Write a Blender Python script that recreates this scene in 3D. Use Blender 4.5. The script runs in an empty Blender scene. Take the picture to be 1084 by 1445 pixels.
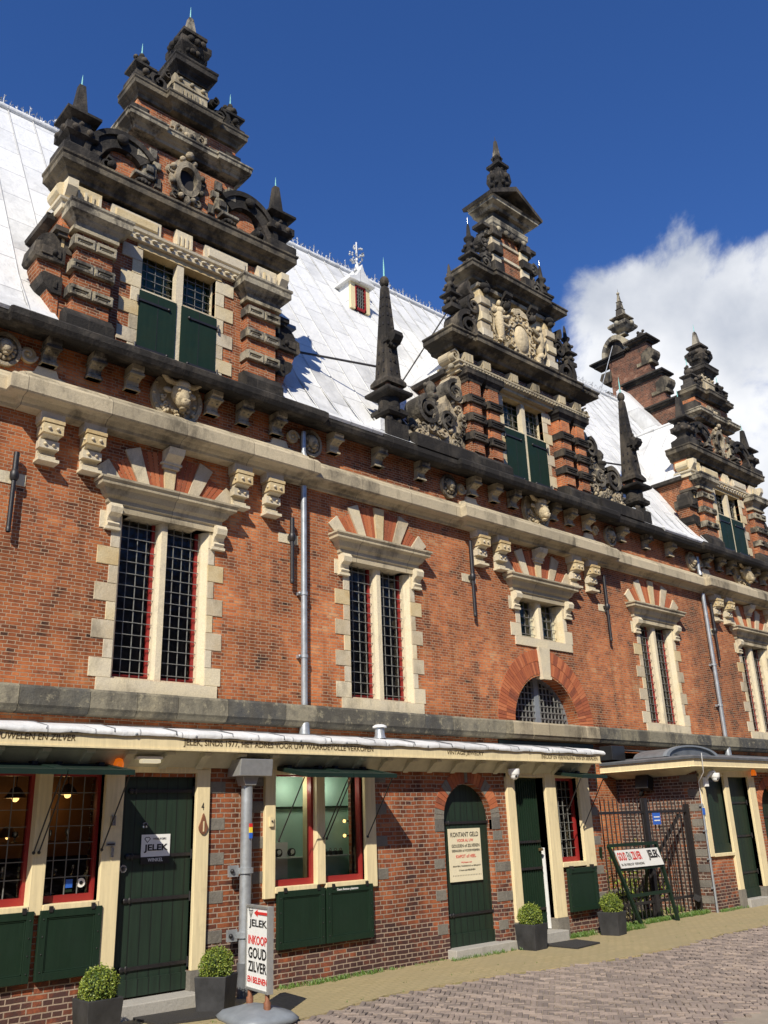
import bpy, math, random
import numpy as np
from mathutils import Vector, Matrix
R = math.radians
rnd = random.Random(7)
scene = bpy.context.scene
col = scene.collection

# ------------------------------------------------------------------ camera, sky, sun, exposure
cam_d = bpy.data.cameras.new('camera'); cam = bpy.data.objects.new('camera', cam_d); col.objects.link(cam)
scene.camera = cam
fw = Vector((0.63363512, 0.69750538, 0.33465323)); rt = Vector((0.74777943, -0.66308603, -0.03380586)); up = rt.cross(fw)
m = Matrix((rt, up, -fw)).transposed().to_4x4(); m.translation = Vector((0, 0, 1.7)); cam.matrix_world = m
cam_d.sensor_fit = 'VERTICAL'; cam_d.sensor_height = 24; cam_d.lens = 24*1247.3/1445
cam_d.clip_start = .05; cam_d.clip_end = 6000

SUN = Vector((.86, .68, -.88)).normalized()
sun_d = bpy.data.lights.new('sun', 'SUN'); sun = bpy.data.objects.new('sun', sun_d); col.objects.link(sun)
sun.rotation_euler = SUN.to_track_quat('-Z', 'Y').to_euler()
sun_d.energy = 4.8; sun_d.angle = R(.5); sun_d.color = (1, .93, .8)
world = bpy.data.worlds.new('World'); scene.world = world; world.use_nodes = True
wn, wl = world.node_tree.nodes, world.node_tree.links
for n in list(wn): wn.remove(n)
sky = wn.new('ShaderNodeTexSky'); sky.sky_type = 'NISHITA'; sky.sun_disc = False
sky.sun_elevation = math.asin(-SUN.z); sky.sun_rotation = math.atan2(-SUN.x, -SUN.y)
sky.air_density = 1.0; sky.dust_density = .1; sky.ozone_density = 3.5; sky.altitude = 400
wo = wn.new('ShaderNodeOutputWorld'); bg = wn.new('ShaderNodeBackground')
tc = wn.new('ShaderNodeTexCoord')
def wmath(op, a, b=None, c=None):
    n = wn.new('ShaderNodeMath'); n.operation = op
    for i, v in enumerate((a, b, c)):
        if v is None: continue
        if isinstance(v, (int, float)): n.inputs[i].default_value = v
        else: wl.new(v, n.inputs[i])
    return n.outputs[0]
def wdot(v):
    n = wn.new('ShaderNodeVectorMath'); n.operation = 'DOT_PRODUCT'
    wl.new(tc.outputs['Generated'], n.inputs[0]); n.inputs[1].default_value = v; return n.outputs['Value']
nz = wn.new('ShaderNodeTexNoise'); nz.inputs['Scale'].default_value = 5.2; nz.inputs['Detail'].default_value = 11; nz.inputs['Roughness'].default_value = .6
nz.inputs['Distortion'].default_value = .35
wl.new(tc.outputs['Generated'], nz.inputs['Vector'])
# a bank of cumulus low over the far end of the street
CD = Vector((.86, .32, .38)).normalized()
mk = wn.new('ShaderNodeMapRange'); mk.inputs['From Min'].default_value = .956; mk.inputs['From Max'].default_value = .988
wl.new(wdot(CD), mk.inputs['Value'])
s = wmath('ADD', mk.outputs[0], wmath('MULTIPLY', wmath('SUBTRACT', nz.outputs['Fac'], .5), 2.3))
s = wmath('SUBTRACT', s, wmath('MULTIPLY', wmath('MAXIMUM', wmath('SUBTRACT', wdot((0, 0, 1)), .53), 0), 9))
cm = wn.new('ShaderNodeMapRange'); cm.interpolation_type = 'SMOOTHSTEP'; cm.inputs['From Min'].default_value = .34; cm.inputs['From Max'].default_value = .72
wl.new(s, cm.inputs['Value'])
nz2 = wn.new('ShaderNodeTexNoise'); nz2.inputs['Scale'].default_value = 6; nz2.inputs['Detail'].default_value = 9
wl.new(tc.outputs['Generated'], nz2.inputs['Vector'])
cc = wn.new('ShaderNodeValToRGB'); cc.color_ramp.elements[0].position = .36; cc.color_ramp.elements[1].position = .62
cc.color_ramp.elements[0].color = (8.5, 9.2, 10.6, 1); cc.color_ramp.elements[1].color = (16, 16.2, 16.6, 1)
wl.new(nz2.outputs['Fac'], cc.inputs['Fac'])
mx = wn.new('ShaderNodeMix'); mx.data_type = 'RGBA'
hs = wn.new('ShaderNodeHueSaturation'); hs.inputs['Saturation'].default_value = 1.12; hs.inputs['Value'].default_value = 1.5
tn = wn.new('ShaderNodeMix'); tn.data_type = 'RGBA'; tn.blend_type = 'MULTIPLY'; tn.inputs['Factor'].default_value = 1; tn.inputs['B'].default_value = (1.06, 1.12, 1.48, 1)
wl.new(sky.outputs[0], tn.inputs['A']); wl.new(tn.outputs['Result'], hs.inputs['Color'])
wl.new(cm.outputs[0], mx.inputs['Factor']); wl.new(hs.outputs[0], mx.inputs['A']); wl.new(cc.outputs[0], mx.inputs['B'])
wl.new(mx.outputs['Result'], bg.inputs['Color']); bg.inputs['Strength'].default_value = .053
wl.new(bg.outputs[0], wo.inputs[0])
scene.view_settings.view_transform = 'Standard'; scene.view_settings.look = 'None'
scene.view_settings.exposure = .3; scene.view_settings.gamma = 1
scene.render.engine = 'CYCLES'
scene.cycles.max_bounces = 6; scene.cycles.transparent_max_bounces = 12

# ------------------------------------------------------------------ materials
def new_mat(name):
    mt = bpy.data.materials.new(name); mt.use_nodes = True
    nt = mt.node_tree
    return mt, nt, nt.nodes['Principled BSDF']
class NT:
    def __init__(s, nt): s.t = nt
    def n(s, kind, **kw):
        nd = s.t.nodes.new(kind)
        for k, v in kw.items(): setattr(nd, k, v)
        return nd
    def l(s, a, b): s.t.links.new(a, b)
    def math(s, op, a, b=None, c=None, clamp=False):
        nd = s.t.nodes.new('ShaderNodeMath'); nd.operation = op; nd.use_clamp = clamp
        for i, v in enumerate((a, b, c)):
            if v is None: continue
            if isinstance(v, (int, float)): nd.inputs[i].default_value = v
            else: s.l(v, nd.inputs[i])
        return nd.outputs[0]
    def noise(s, scale, detail=4, rough=.55, vec=None, dist=0):
        nd = s.t.nodes.new('ShaderNodeTexNoise'); nd.inputs['Scale'].default_value = scale
        nd.inputs['Detail'].default_value = detail; nd.inputs['Roughness'].default_value = rough; nd.inputs['Distortion'].default_value = dist
        if vec is not None: s.l(vec, nd.inputs['Vector'])
        return nd.outputs['Fac']
    def ramp(s, fac, stops, interp='LINEAR'):
        nd = s.t.nodes.new('ShaderNodeValToRGB'); cr = nd.color_ramp; cr.interpolation = interp
        while len(cr.elements) < len(stops): cr.elements.new(.5)
        for e, (p, c) in zip(cr.elements, stops):
            e.position = p; e.color = (c if isinstance(c, tuple) else (c, c, c)) + (1,)
        s.l(fac, nd.inputs['Fac']); return nd.outputs['Color']
    def mix(s, fac, a, b, mode='MIX'):
        nd = s.t.nodes.new('ShaderNodeMix'); nd.data_type = 'RGBA'; nd.blend_type = mode
        for k, v in (('Factor', fac), ('A', a), ('B', b)):
            if isinstance(v, (int, float)): nd.inputs[k].default_value = v
            elif isinstance(v, tuple): nd.inputs[k].default_value = v + (1,)
            else: s.l(v, nd.inputs[k])
        return nd.outputs['Result']
    def bump(s, h, strength, dist, target):
        nd = s.t.nodes.new('ShaderNodeBump'); nd.inputs['Strength'].default_value = strength; nd.inputs['Distance'].default_value = dist
        s.l(h, nd.inputs['Height']); s.l(nd.outputs[0], target); return nd
    def pos(s): return s.n('ShaderNodeNewGeometry').outputs['Position']
    def uvw(s, rot=False):
        g = s.n('ShaderNodeNewGeometry')
        a = s.n('ShaderNodeSeparateXYZ'); s.l(g.outputs['Position'], a.inputs[0])
        b = s.n('ShaderNodeSeparateXYZ'); s.l(g.outputs['True Normal'], b.inputs[0])
        f = s.math('GREATER_THAN', s.math('ABSOLUTE', b.outputs[0]), .6)
        u = s.math('ADD', s.math('MULTIPLY', a.outputs[0], s.math('SUBTRACT', 1, f)), s.math('MULTIPLY', a.outputs[1], f))
        c = s.n('ShaderNodeCombineXYZ')
        s.l(u, c.inputs[0]); s.l(a.outputs[2], c.inputs[1])
        return c.outputs[0], g.outputs['Position'], a.outputs[2]

BRK = [(0, (.10, .045, .028)), (.16, (.24, .078, .034)), (.36, (.40, .118, .044)), (.6, (.52, .160, .053)), (.85, (.62, .21, .072)), (1, (.60, .30, .14))]
def brick_mat(name, pal, mortar, bw=.196, rh=.0475, ms=.0052, soot=.35, hue=None, bump=.9, lowdark=None):
    mt, nt, b = new_mat(name); N = NT(nt)
    v, P, z = N.uvw()
    wob = N.n('ShaderNodeTexNoise'); wob.inputs['Scale'].default_value = 1.3; wob.inputs['Detail'].default_value = 3; N.l(P, wob.inputs['Vector'])
    add = N.n('ShaderNodeVectorMath', operation='MULTIPLY_ADD'); N.l(wob.outputs['Color'], add.inputs[0]); add.inputs[1].default_value = (.03, .03, 0); N.l(v, add.inputs[2])
    wo2 = N.n('ShaderNodeTexNoise'); wo2.inputs['Scale'].default_value = 9; wo2.inputs['Detail'].default_value = 3; N.l(P, wo2.inputs['Vector'])
    add2 = N.n('ShaderNodeVectorMath', operation='MULTIPLY_ADD'); N.l(wo2.outputs['Color'], add2.inputs[0]); add2.inputs[1].default_value = (.022, .012, 0); N.l(add.outputs[0], add2.inputs[2])
    br = N.n('ShaderNodeTexBrick'); N.l(add2.outputs[0], br.inputs['Vector']); br.squash = .5; br.squash_frequency = 2; br.offset = .5; br.offset_frequency = 2
    for k, x in (('Scale', 1), ('Mortar Size', ms), ('Mortar Smooth', .25), ('Bias', 0), ('Brick Width', bw), ('Row Height', rh)): br.inputs[k].default_value = x
    br.inputs['Color1'].default_value = (0, 0, 0, 1); br.inputs['Color2'].default_value = (1, 1, 1, 1); br.inputs['Mortar'].default_value = (.5, .5, .5, 1)
    big = N.noise(.55, 5, .6, P); mid = N.noise(3.2, 4, .6, P); fine = N.noise(45, 4, .65, P)
    t = N.math('ADD', N.math('MULTIPLY_ADD', br.outputs['Color'], .5, .26), N.math('MULTIPLY', N.math('SUBTRACT', mid, .5), 1.5))
    t = N.math('ADD', t, N.math('MULTIPLY', N.math('SUBTRACT', big, .5), .9))
    t = N.math('ADD', t, N.math('MULTIPLY', N.math('SUBTRACT', fine, .5), .5))
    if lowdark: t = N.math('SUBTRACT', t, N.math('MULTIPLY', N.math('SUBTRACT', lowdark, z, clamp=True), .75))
    c = N.ramp(t, pal)
    st = N.ramp(big, [(.38, 1 - soot), (.58, 1.0)])
    c = N.mix(1, c, st, 'MULTIPLY')
    sp = N.n('ShaderNodeMapping'); sp.inputs['Scale'].default_value = (2.6, 2.6, .33); N.l(P, sp.inputs['Vector'])
    c = N.mix(1, c, N.ramp(N.noise(1.4, 6, .62, sp.outputs[0]), [(.36, .62), (.5, 1.0), (.64, 1.0), (.74, 1.12)]), 'MULTIPLY')
    c = N.mix(N.ramp(N.noise(.9, 7, .7, P), [(.62, 0.0), (.72, .35)]), c, (.50, .30, .19))
    mc = N.mix(N.noise(6, 4, .6, P), tuple(x*.55 for x in mortar), tuple(min(1, x*1.25) for x in mortar))
    c = N.mix(br.outputs['Fac'], c, mc)
    N.l(c, b.inputs['Base Color']); b.inputs['Roughness'].default_value = .88; b.inputs['Specular IOR Level'].default_value = .25
    h = N.math('ADD', N.math('MULTIPLY', N.math('SUBTRACT', 1, br.outputs['Fac']), 1.0), N.math('MULTIPLY', fine, .55))
    h = N.math('ADD', h, N.math('MULTIPLY', br.outputs['Color'], .35))
    N.bump(h, bump, .012, b.inputs['Normal'])
    return mt
def stone_mat(name, tones, dark=(.045, .04, .035), soot=(.5, .62), sootamt=1.0, bump=.5, bscale=22, rough=.9, tint=None, lichen=False, joints=0):
    mt, nt, b = new_mat(name); N = NT(nt)
    g = N.n('ShaderNodeNewGeometry'); P = g.outputs['Position']
    t = N.math('ADD', g.outputs['Random Per Island'], N.math('MULTIPLY', N.math('SUBTRACT', N.noise(4, 4, .6, P), .5), .6))
    k = len(tones) - 1
    c = N.ramp(t, [(i/k, tones[i]) for i in range(k+1)])
    sp = N.n('ShaderNodeMapping'); sp.inputs['Scale'].default_value = (1, 1, .45); N.l(P, sp.inputs['Vector'])
    so = N.noise(2.3, 7, .68, sp.outputs[0])
    so = N.math('ADD', so, N.math('MULTIPLY', N.math('SUBTRACT', g.outputs['Random Per Island'], .5), .12))
    f = N.ramp(so, [(soot[0], 0.0), (soot[1], 1.0)])
    f = N.math('MULTIPLY', f, sootamt)
    c = N.mix(f, c, dark)
    if lichen:
        c = N.mix(N.ramp(N.noise(9, 8, .75, P), [(.55, 0.0), (.62, .6)]), c, (.34, .30, .20))
    fine = N.noise(60, 5, .7, P)
    c = N.mix(.5, c, N.mix(1, c, N.ramp(fine, [(.25, .55), (.75, 1.3)]), 'MULTIPLY'))
    if joints:
        sx = N.n('ShaderNodeSeparateXYZ'); N.l(P, sx.inputs[0]); q = N.math('DIVIDE', sx.outputs[0], joints)
        wn_ = N.n('ShaderNodeTexWhiteNoise'); wn_.noise_dimensions = '1D'; N.l(N.math('FLOOR', q), wn_.inputs['W'])
        c = N.mix(1, c, N.ramp(wn_.outputs['Value'], [(0, .78), (1, 1.12)]), 'MULTIPLY')
        c = N.mix(N.math('MULTIPLY', N.math('LESS_THAN', N.math('FRACT', q), .008), .7), c, (.06, .05, .04))
    N.l(c, b.inputs['Base Color']); b.inputs['Roughness'].default_value = rough; b.inputs['Specular IOR Level'].default_value = .25
    h = N.math('ADD', N.noise(bscale, 6, .65, P), N.math('MULTIPLY', fine, .3))
    N.bump(h, bump, .03, b.inputs['Normal'])
    return mt
def simple(name, c, rough=.6, metal=0, var=.12, vs=8, bump=0, spec=.5, emit=None, es=1, coat=0):
    mt, nt, b = new_mat(name); N = NT(nt); P = N.n('ShaderNodeTexCoord').outputs['Object']
    nz = N.noise(vs, 5, .6, P)
    cc = N.mix(1, c, N.ramp(nz, [(.3, 1 - var), (.7, 1 + var)]), 'MULTIPLY') if var else None
    if cc is not None: N.l(cc, b.inputs['Base Color'])
    else: b.inputs['Base Color'].default_value = c + (1,)
    b.inputs['Roughness'].default_value = rough; b.inputs['Metallic'].default_value = metal; b.inputs['Specular IOR Level'].default_value = spec
    if coat: b.inputs['Coat Weight'].default_value = coat
    if bump: N.bump(N.noise(vs*4, 4, .6, P), bump, .01, b.inputs['Normal'])
    if emit: b.inputs['Emission Color'].default_value = emit + (1,); b.inputs['Emission Strength'].default_value = es
    return mt
def paint(name, c, rough=.5, spec=.3):
    mt, nt, b = new_mat(name); N = NT(nt); P = N.pos()
    mp = N.n('ShaderNodeMapping'); mp.inputs['Scale'].default_value = (18, 18, 1.3); N.l(P, mp.inputs['Vector'])
    br = N.noise(1.6, 6, .65, mp.outputs[0]); cl = N.noise(3.5, 6, .65, P)
    cc = N.mix(1, c, N.ramp(br, [(.3, .86), (.7, 1.1)]), 'MULTIPLY')
    cc = N.mix(N.ramp(cl, [(.56, 0.0), (.72, .4)]), cc, tuple(x*.62 for x in c))
    cc = N.mix(N.ramp(N.noise(38, 5, .7, P), [(.70, 0.0), (.74, .55)]), cc, (.20, .18, .14))
    N.l(cc, b.inputs['Base Color']); b.inputs['Specular IOR Level'].default_value = spec
    N.l(N.ramp(cl, [(.3, rough-.12), (.7, rough+.15)]), b.inputs['Roughness'])
    N.bump(N.math('ADD', br, N.math('MULTIPLY', cl, .5)), .25, .006, b.inputs['Normal']); return mt
def planks(name, c, pitch=.12, axis=0, rough=.45):
    mt, nt, b = new_mat(name); N = NT(nt)
    P = N.pos(); s = N.n('ShaderNodeSeparateXYZ'); N.l(P, s.inputs[0])
    u = N.math('FRACT', N.math('DIVIDE', s.outputs[axis], pitch))
    g = N.math('LESS_THAN', N.math('ABSOLUTE', N.math('SUBTRACT', u, .5)), .06)
    mp = N.n('ShaderNodeMapping'); mp.inputs['Scale'].default_value = (14, 14, 1.2); N.l(P, mp.inputs['Vector'])
    gr = N.noise(1.5, 6, .65, mp.outputs[0])
    cc = N.mix(1, c, N.ramp(gr, [(.3, .7), (.7, 1.35)]), 'MULTIPLY')
    cc = N.mix(g, cc, tuple(x*.35 for x in c))
    N.l(cc, b.inputs['Base Color']); b.inputs['Roughness'].default_value = rough
    N.bump(N.math('SUBTRACT', N.math('MULTIPLY', gr, .25), g), .5, .006, b.inputs['Normal'])
    return mt
def lead_mat(name, c, sheet=.62, joint=1.1, along='x'):
    mt, nt, b = new_mat(name); N = NT(nt)
    P = N.pos(); s = N.n('ShaderNodeSeparateXYZ'); N.l(P, s.inputs[0])
    cb = N.n('ShaderNodeCombineXYZ'); N.l(s.outputs[2], cb.inputs[0]); N.l(s.outputs[0 if along == 'x' else 1], cb.inputs[1])
    br = N.n('ShaderNodeTexBrick'); N.l(cb.outputs[0], br.inputs['Vector'])
    for k, x in (('Scale', 1), ('Mortar Size', .009), ('Mortar Smooth', .3), ('Brick Width', joint), ('Row Height', sheet)): br.inputs[k].default_value = x
    br.offset = .4
    br.inputs['Color1'].default_value = (0, 0, 0, 1); br.inputs['Color2'].default_value = (1, 1, 1, 1)
    t = N.math('ADD', N.math('MULTIPLY', br.outputs['Color'], .4), N.math('MULTIPLY', N.noise(1.6, 6, .65, P), .85))
    cc = N.ramp(t, [(.25, tuple(x*.62 for x in c)), (.55, c), (.9, tuple(min(.95, x*1.12) for x in c))])
    mp = N.n('ShaderNodeMapping'); mp.inputs['Scale'].default_value = (9, 9, .8); N.l(P, mp.inputs['Vector'])
    cc = N.mix(N.ramp(N.noise(2.2, 6, .7, mp.outputs[0]), [(.52, 0.0), (.72, .4)]), cc, (.36, .37, .37))
    cc = N.mix(N.math('MULTIPLY', br.outputs['Fac'], .6), cc, (.25, .25, .25))
    N.l(cc, b.inputs['Base Color']); b.inputs['Roughness'].default_value = .55; b.inputs['Specular IOR Level'].default_value = .4
    N.bump(N.math('ADD', N.math('MULTIPLY_ADD', br.outputs['Color'], .8, N.math('MULTIPLY', br.outputs['Fac'], -1)), N.math('MULTIPLY', N.noise(4, 4, .55, P), 1.6)), .6, .03, b.inputs['Normal'])
    return mt
def glass_mat(name, tint, dark=0.0, refl=1.0):
    mt = bpy.data.materials.new(name); mt.use_nodes = True; nt = mt.node_tree; N = NT(nt); nt.nodes.clear()
    o = N.n('ShaderNodeOutputMaterial'); tr = N.n('ShaderNodeBsdfTransparent'); tr.inputs[0].default_value = tint + (1,)
    gl = N.n('ShaderNodeBsdfGlossy'); gl.inputs['Roughness'].default_value = .03
    fr = N.n('ShaderNodeFresnel'); fr.inputs[0].default_value = 1.5
    nz = N.noise(9, 3, .5, N.pos()); N.bump(nz, .35, .03, gl.inputs['Normal'])
    mx = N.n('ShaderNodeMixShader'); N.l(N.math('MULTIPLY', fr.outputs[0], refl), mx.inputs[0]); N.l(tr.outputs[0], mx.inputs[1]); N.l(gl.outputs[0], mx.inputs[2])
    N.l(mx.outputs[0], o.inputs[0]); return mt
M = {}
M['brick'] = brick_mat('brick_orange', BRK, (.44, .32, .21), soot=.45)
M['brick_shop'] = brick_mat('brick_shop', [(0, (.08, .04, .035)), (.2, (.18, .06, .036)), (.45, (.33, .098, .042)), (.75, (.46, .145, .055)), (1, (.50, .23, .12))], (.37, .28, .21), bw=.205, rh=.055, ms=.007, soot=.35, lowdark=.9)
M['brick_dark'] = brick_mat('brick_brown', [(0, (.045, .03, .028)), (.3, (.10, .055, .042)), (.55, (.15, .08, .055)), (.85, (.26, .10, .055)), (1, (.38, .15, .06))], (.40, .35, .29), bw=.21, rh=.06, ms=.007, soot=.3)
M['brick_end'] = brick_mat('brick_end', [(0, (.05, .03, .022)), (.35, (.13, .055, .033)), (.7, (.22, .085, .045)), (1, (.34, .19, .12))], (.26, .20, .15), bw=.2, rh=.05, soot=.4)
vm, vnt, vb = new_mat('brick_voussoir'); N = NT(vnt); g = N.n('ShaderNodeNewGeometry')
N.l(N.ramp(N.math('ADD', g.outputs['Random Per Island'], N.math('MULTIPLY', N.math('SUBTRACT', N.noise(20, 4, .6, g.outputs['Position']), .5), .6)), [(0, (.20, .06, .03)), (.3, (.34, .092, .038)), (.7, (.43, .125, .045)), (1, (.50, .17, .07))]), vb.inputs['Base Color'])
vb.inputs['Roughness'].default_value = .9; N.bump(N.noise(50, 4, .6, g.outputs['Position']), .5, .01, vb.inputs['Normal']); M['voussoir'] = vm
PALE = [(.50, .36, .17), (.60, .49, .29), (.66, .57, .39), (.58, .51, .38), (.50, .41, .27)]
M['stone'] = stone_mat('stone_pale', PALE, dark=(.20, .17, .12), soot=(.55, .72), sootamt=.7, bump=.3)
M['stone_lintel'] = stone_mat('stone_moulding', [(.39, .33, .22), (.50, .42, .28), (.33, .29, .21)], dark=(.10, .085, .06), soot=(.5, .68), sootamt=.8, bump=.3, joints=1.17)
M['stone_mix'] = stone_mat('stone_weathered', [(.30, .27, .20), (.42, .36, .24), (.34, .30, .22), (.22, .20, .16)], dark=(.05, .044, .037), soot=(.46, .58), sootamt=.95, bump=.6)
M['stone_dark'] = stone_mat('stone_sooty', [(.07, .06, .048), (.11, .09, .066), (.05, .045, .038), (.17, .14, .10)], dark=(.02, .018, .016), soot=(.40, .54), sootamt=.9, bump=.6, joints=1.43)
M['stone_cornice'] = stone_mat('stone_cornice', [(.15, .125, .085), (.30, .24, .15), (.11, .095, .07), (.36, .30, .19)], dark=(.028, .025, .021), soot=(.44, .58), sootamt=.9, bump=.6)
M['carved_pale'] = stone_mat('stone_carved', [(.52, .42, .26), (.60, .49, .31), (.47, .39, .25)], dark=(.15, .12, .08), soot=(.50, .64), sootamt=.7, bump=.9, bscale=14)
M['carved_dark'] = stone_mat('stone_carved_sooty', [(.11, .097, .077), (.17, .15, .115), (.08, .07, .058)], dark=(.025, .022, .02), soot=(.42, .56), sootamt=.85, bump=1.0, bscale=16)
M['carved_mix'] = stone_mat('stone_carved_weathered', [(.50, .41, .27), (.42, .35, .24), (.30, .26, .19)], dark=(.05, .044, .036), soot=(.47, .60), sootamt=.9, bump=1.0, bscale=15)
M['string'] = stone_mat('stone_string_course', [(.20, .18, .13), (.27, .24, .17), (.075, .075, .072), (.17, .155, .115), (.36, .31, .2)], dark=(.07, .065, .055), soot=(.44, .60), sootamt=.8, bump=.6, lichen=True)
M['stone_grey'] = stone_mat('stone_grey', [(.17, .155, .13), (.22, .20, .165), (.14, .13, .115)], dark=(.10, .09, .08), sootamt=.4, bump=.4)
M['concrete'] = stone_mat('concrete', [(.36, .34, .30), (.42, .40, .36)], dark=(.2, .19, .17), sootamt=.4, bump=.25)
M['lead'] = lead_mat('lead_sheet', (.66, .66, .64), sheet=.5, joint=.85)
M['lead_y'] = lead_mat('lead_sheet_side', (.66, .66, .64), along='y')
M['lead_dark'] = simple('lead_dark', (.16, .17, .18), .45, .3, .25, 5, .2)
M['lead_crest'] = simple('lead_crest', (.42, .43, .43), .5, .2, .3, 30)
M['iron'] = simple('iron_black', (.018, .016, .016), .45, 0, .3, 30, .2)
M['green'] = paint('green_paint', (.010, .025, .0135), .55, .25)
M['green_plank'] = planks('green_planks', (.010, .024, .013), .125, rough=.6)
M['green_dark'] = simple('green_underside', (.007, .02, .013), .5, 0, .2, 4)
M['cream'] = paint('cream_paint', (.74, .62, .37))
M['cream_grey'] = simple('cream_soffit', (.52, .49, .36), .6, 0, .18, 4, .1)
M['redframe'] = simple('oxblood_paint', (.26, .022, .02), .4, 0, .12, 6)
M['leadbar'] = simple('lead_came', (.19, .19, .175), .6, .1, .25, 20)
M['glass'] = glass_mat('glass_pane', (.75, .8, .78), refl=1.0)
M['glass_green'] = glass_mat('glass_leaded', (.5, .62, .5), refl=1.2)
M['void'] = simple('dark_interior', (.018, .016, .018), .9, 0, .3, 3)
M['pane_back'] = simple('dim_interior', (.06, .052, .055), .9, 0, .6, 2.5)
M['curtain'] = simple('green_curtain', (.16, .21, .05), .8, 0, .4, 7)
M['copper'] = simple('verdigris', (.22, .52, .46), .6, 0, .15, 20)
M['zinc'] = simple('zinc_pipe', (.38, .40, .41), .42, .5, .2, 9, .12)
M['mint'] = simple('mint_panel', (.42, .66, .56), .6, 0, .06, 2)
M['white'] = simple('white_plastic', (.8, .8, .78), .35, 0, .04, 10)
M['paper'] = simple('sign_white', (.78, .78, .74), .5, 0, .03, 10)
M['signcream'] = simple('sign_cream', (.74, .66, .46), .5, 0, .04, 10)
M['ink'] = simple('lettering_black', (.012, .011, .012), .5, 0, 0)
M['inkred'] = simple('lettering_red', (.6, .03, .025), .5, 0, 0)
M['gold'] = simple('lettering_brown', (.11, .075, .03), .5, 0, 0)
M['orange'] = simple('orange_lamp', (.9, .22, .02), .2, 0, .05, 10, emit=(1, .2, .01), es=.35)
M['warm'] = simple('warm_bulb', (1, .7, .3), .3, 0, 0, emit=(1, .55, .18), es=2.5)
M['tube'] = simple('lamp_diffuser', (.9, .86, .7), .3, 0, 0, emit=(1, .88, .6), es=.4)
M['black'] = simple('black_plastic', (.02, .02, .021), .4, 0, .2, 12, .05)
M['planter'] = simple('planter_black', (.030, .030, .031), .6, 0, .5, 5, .2)
M['rubber'] = simple('rubber_mat', (.03, .028, .026), .8, 0, .3, 60, .6)
M['rust'] = simple('rusty_post', (.22, .09, .045), .7, .2, .3, 20)
M['grey'] = simple('grey_plastic', (.20, .22, .24), .5, 0, .12, 10)
M['alu'] = simple('aluminium', (.45, .45, .43), .35, .6, .08, 20)
M['blue'] = simple('blue_enamel', (.03, .12, .5), .4, 0, .05, 5)
M['wood'] = simple('warm_wood', (.22, .10, .03), .5, 0, .2, 6)
M['silver'] = simple('silver', (.6, .6, .58), .25, .8, .1, 30)
M['yellow'] = simple('sticker_yellow', (.8, .6, .05), .5, 0, 0)
M['soil'] = simple('soil', (.04, .03, .02), .9, 0, .3, 30)
def leaf_mat(name, a, b_):
    mt, nt, b = new_mat(name); N = NT(nt); g = N.n('ShaderNodeNewGeometry')
    N.l(N.mix(g.outputs['Random Per Island'], a, b_), b.inputs['Base Color']); b.inputs['Roughness'].default_value = .5
    b.inputs['Subsurface Weight'].default_value = 0
    return mt
M['leaf'] = leaf_mat('box_leaves', (.07, .13, .015), (.26, .30, .04))
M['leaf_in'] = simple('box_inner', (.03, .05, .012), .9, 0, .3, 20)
M['grass'] = leaf_mat('grass_blades', (.05, .12, .015), (.14, .22, .04))

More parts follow.
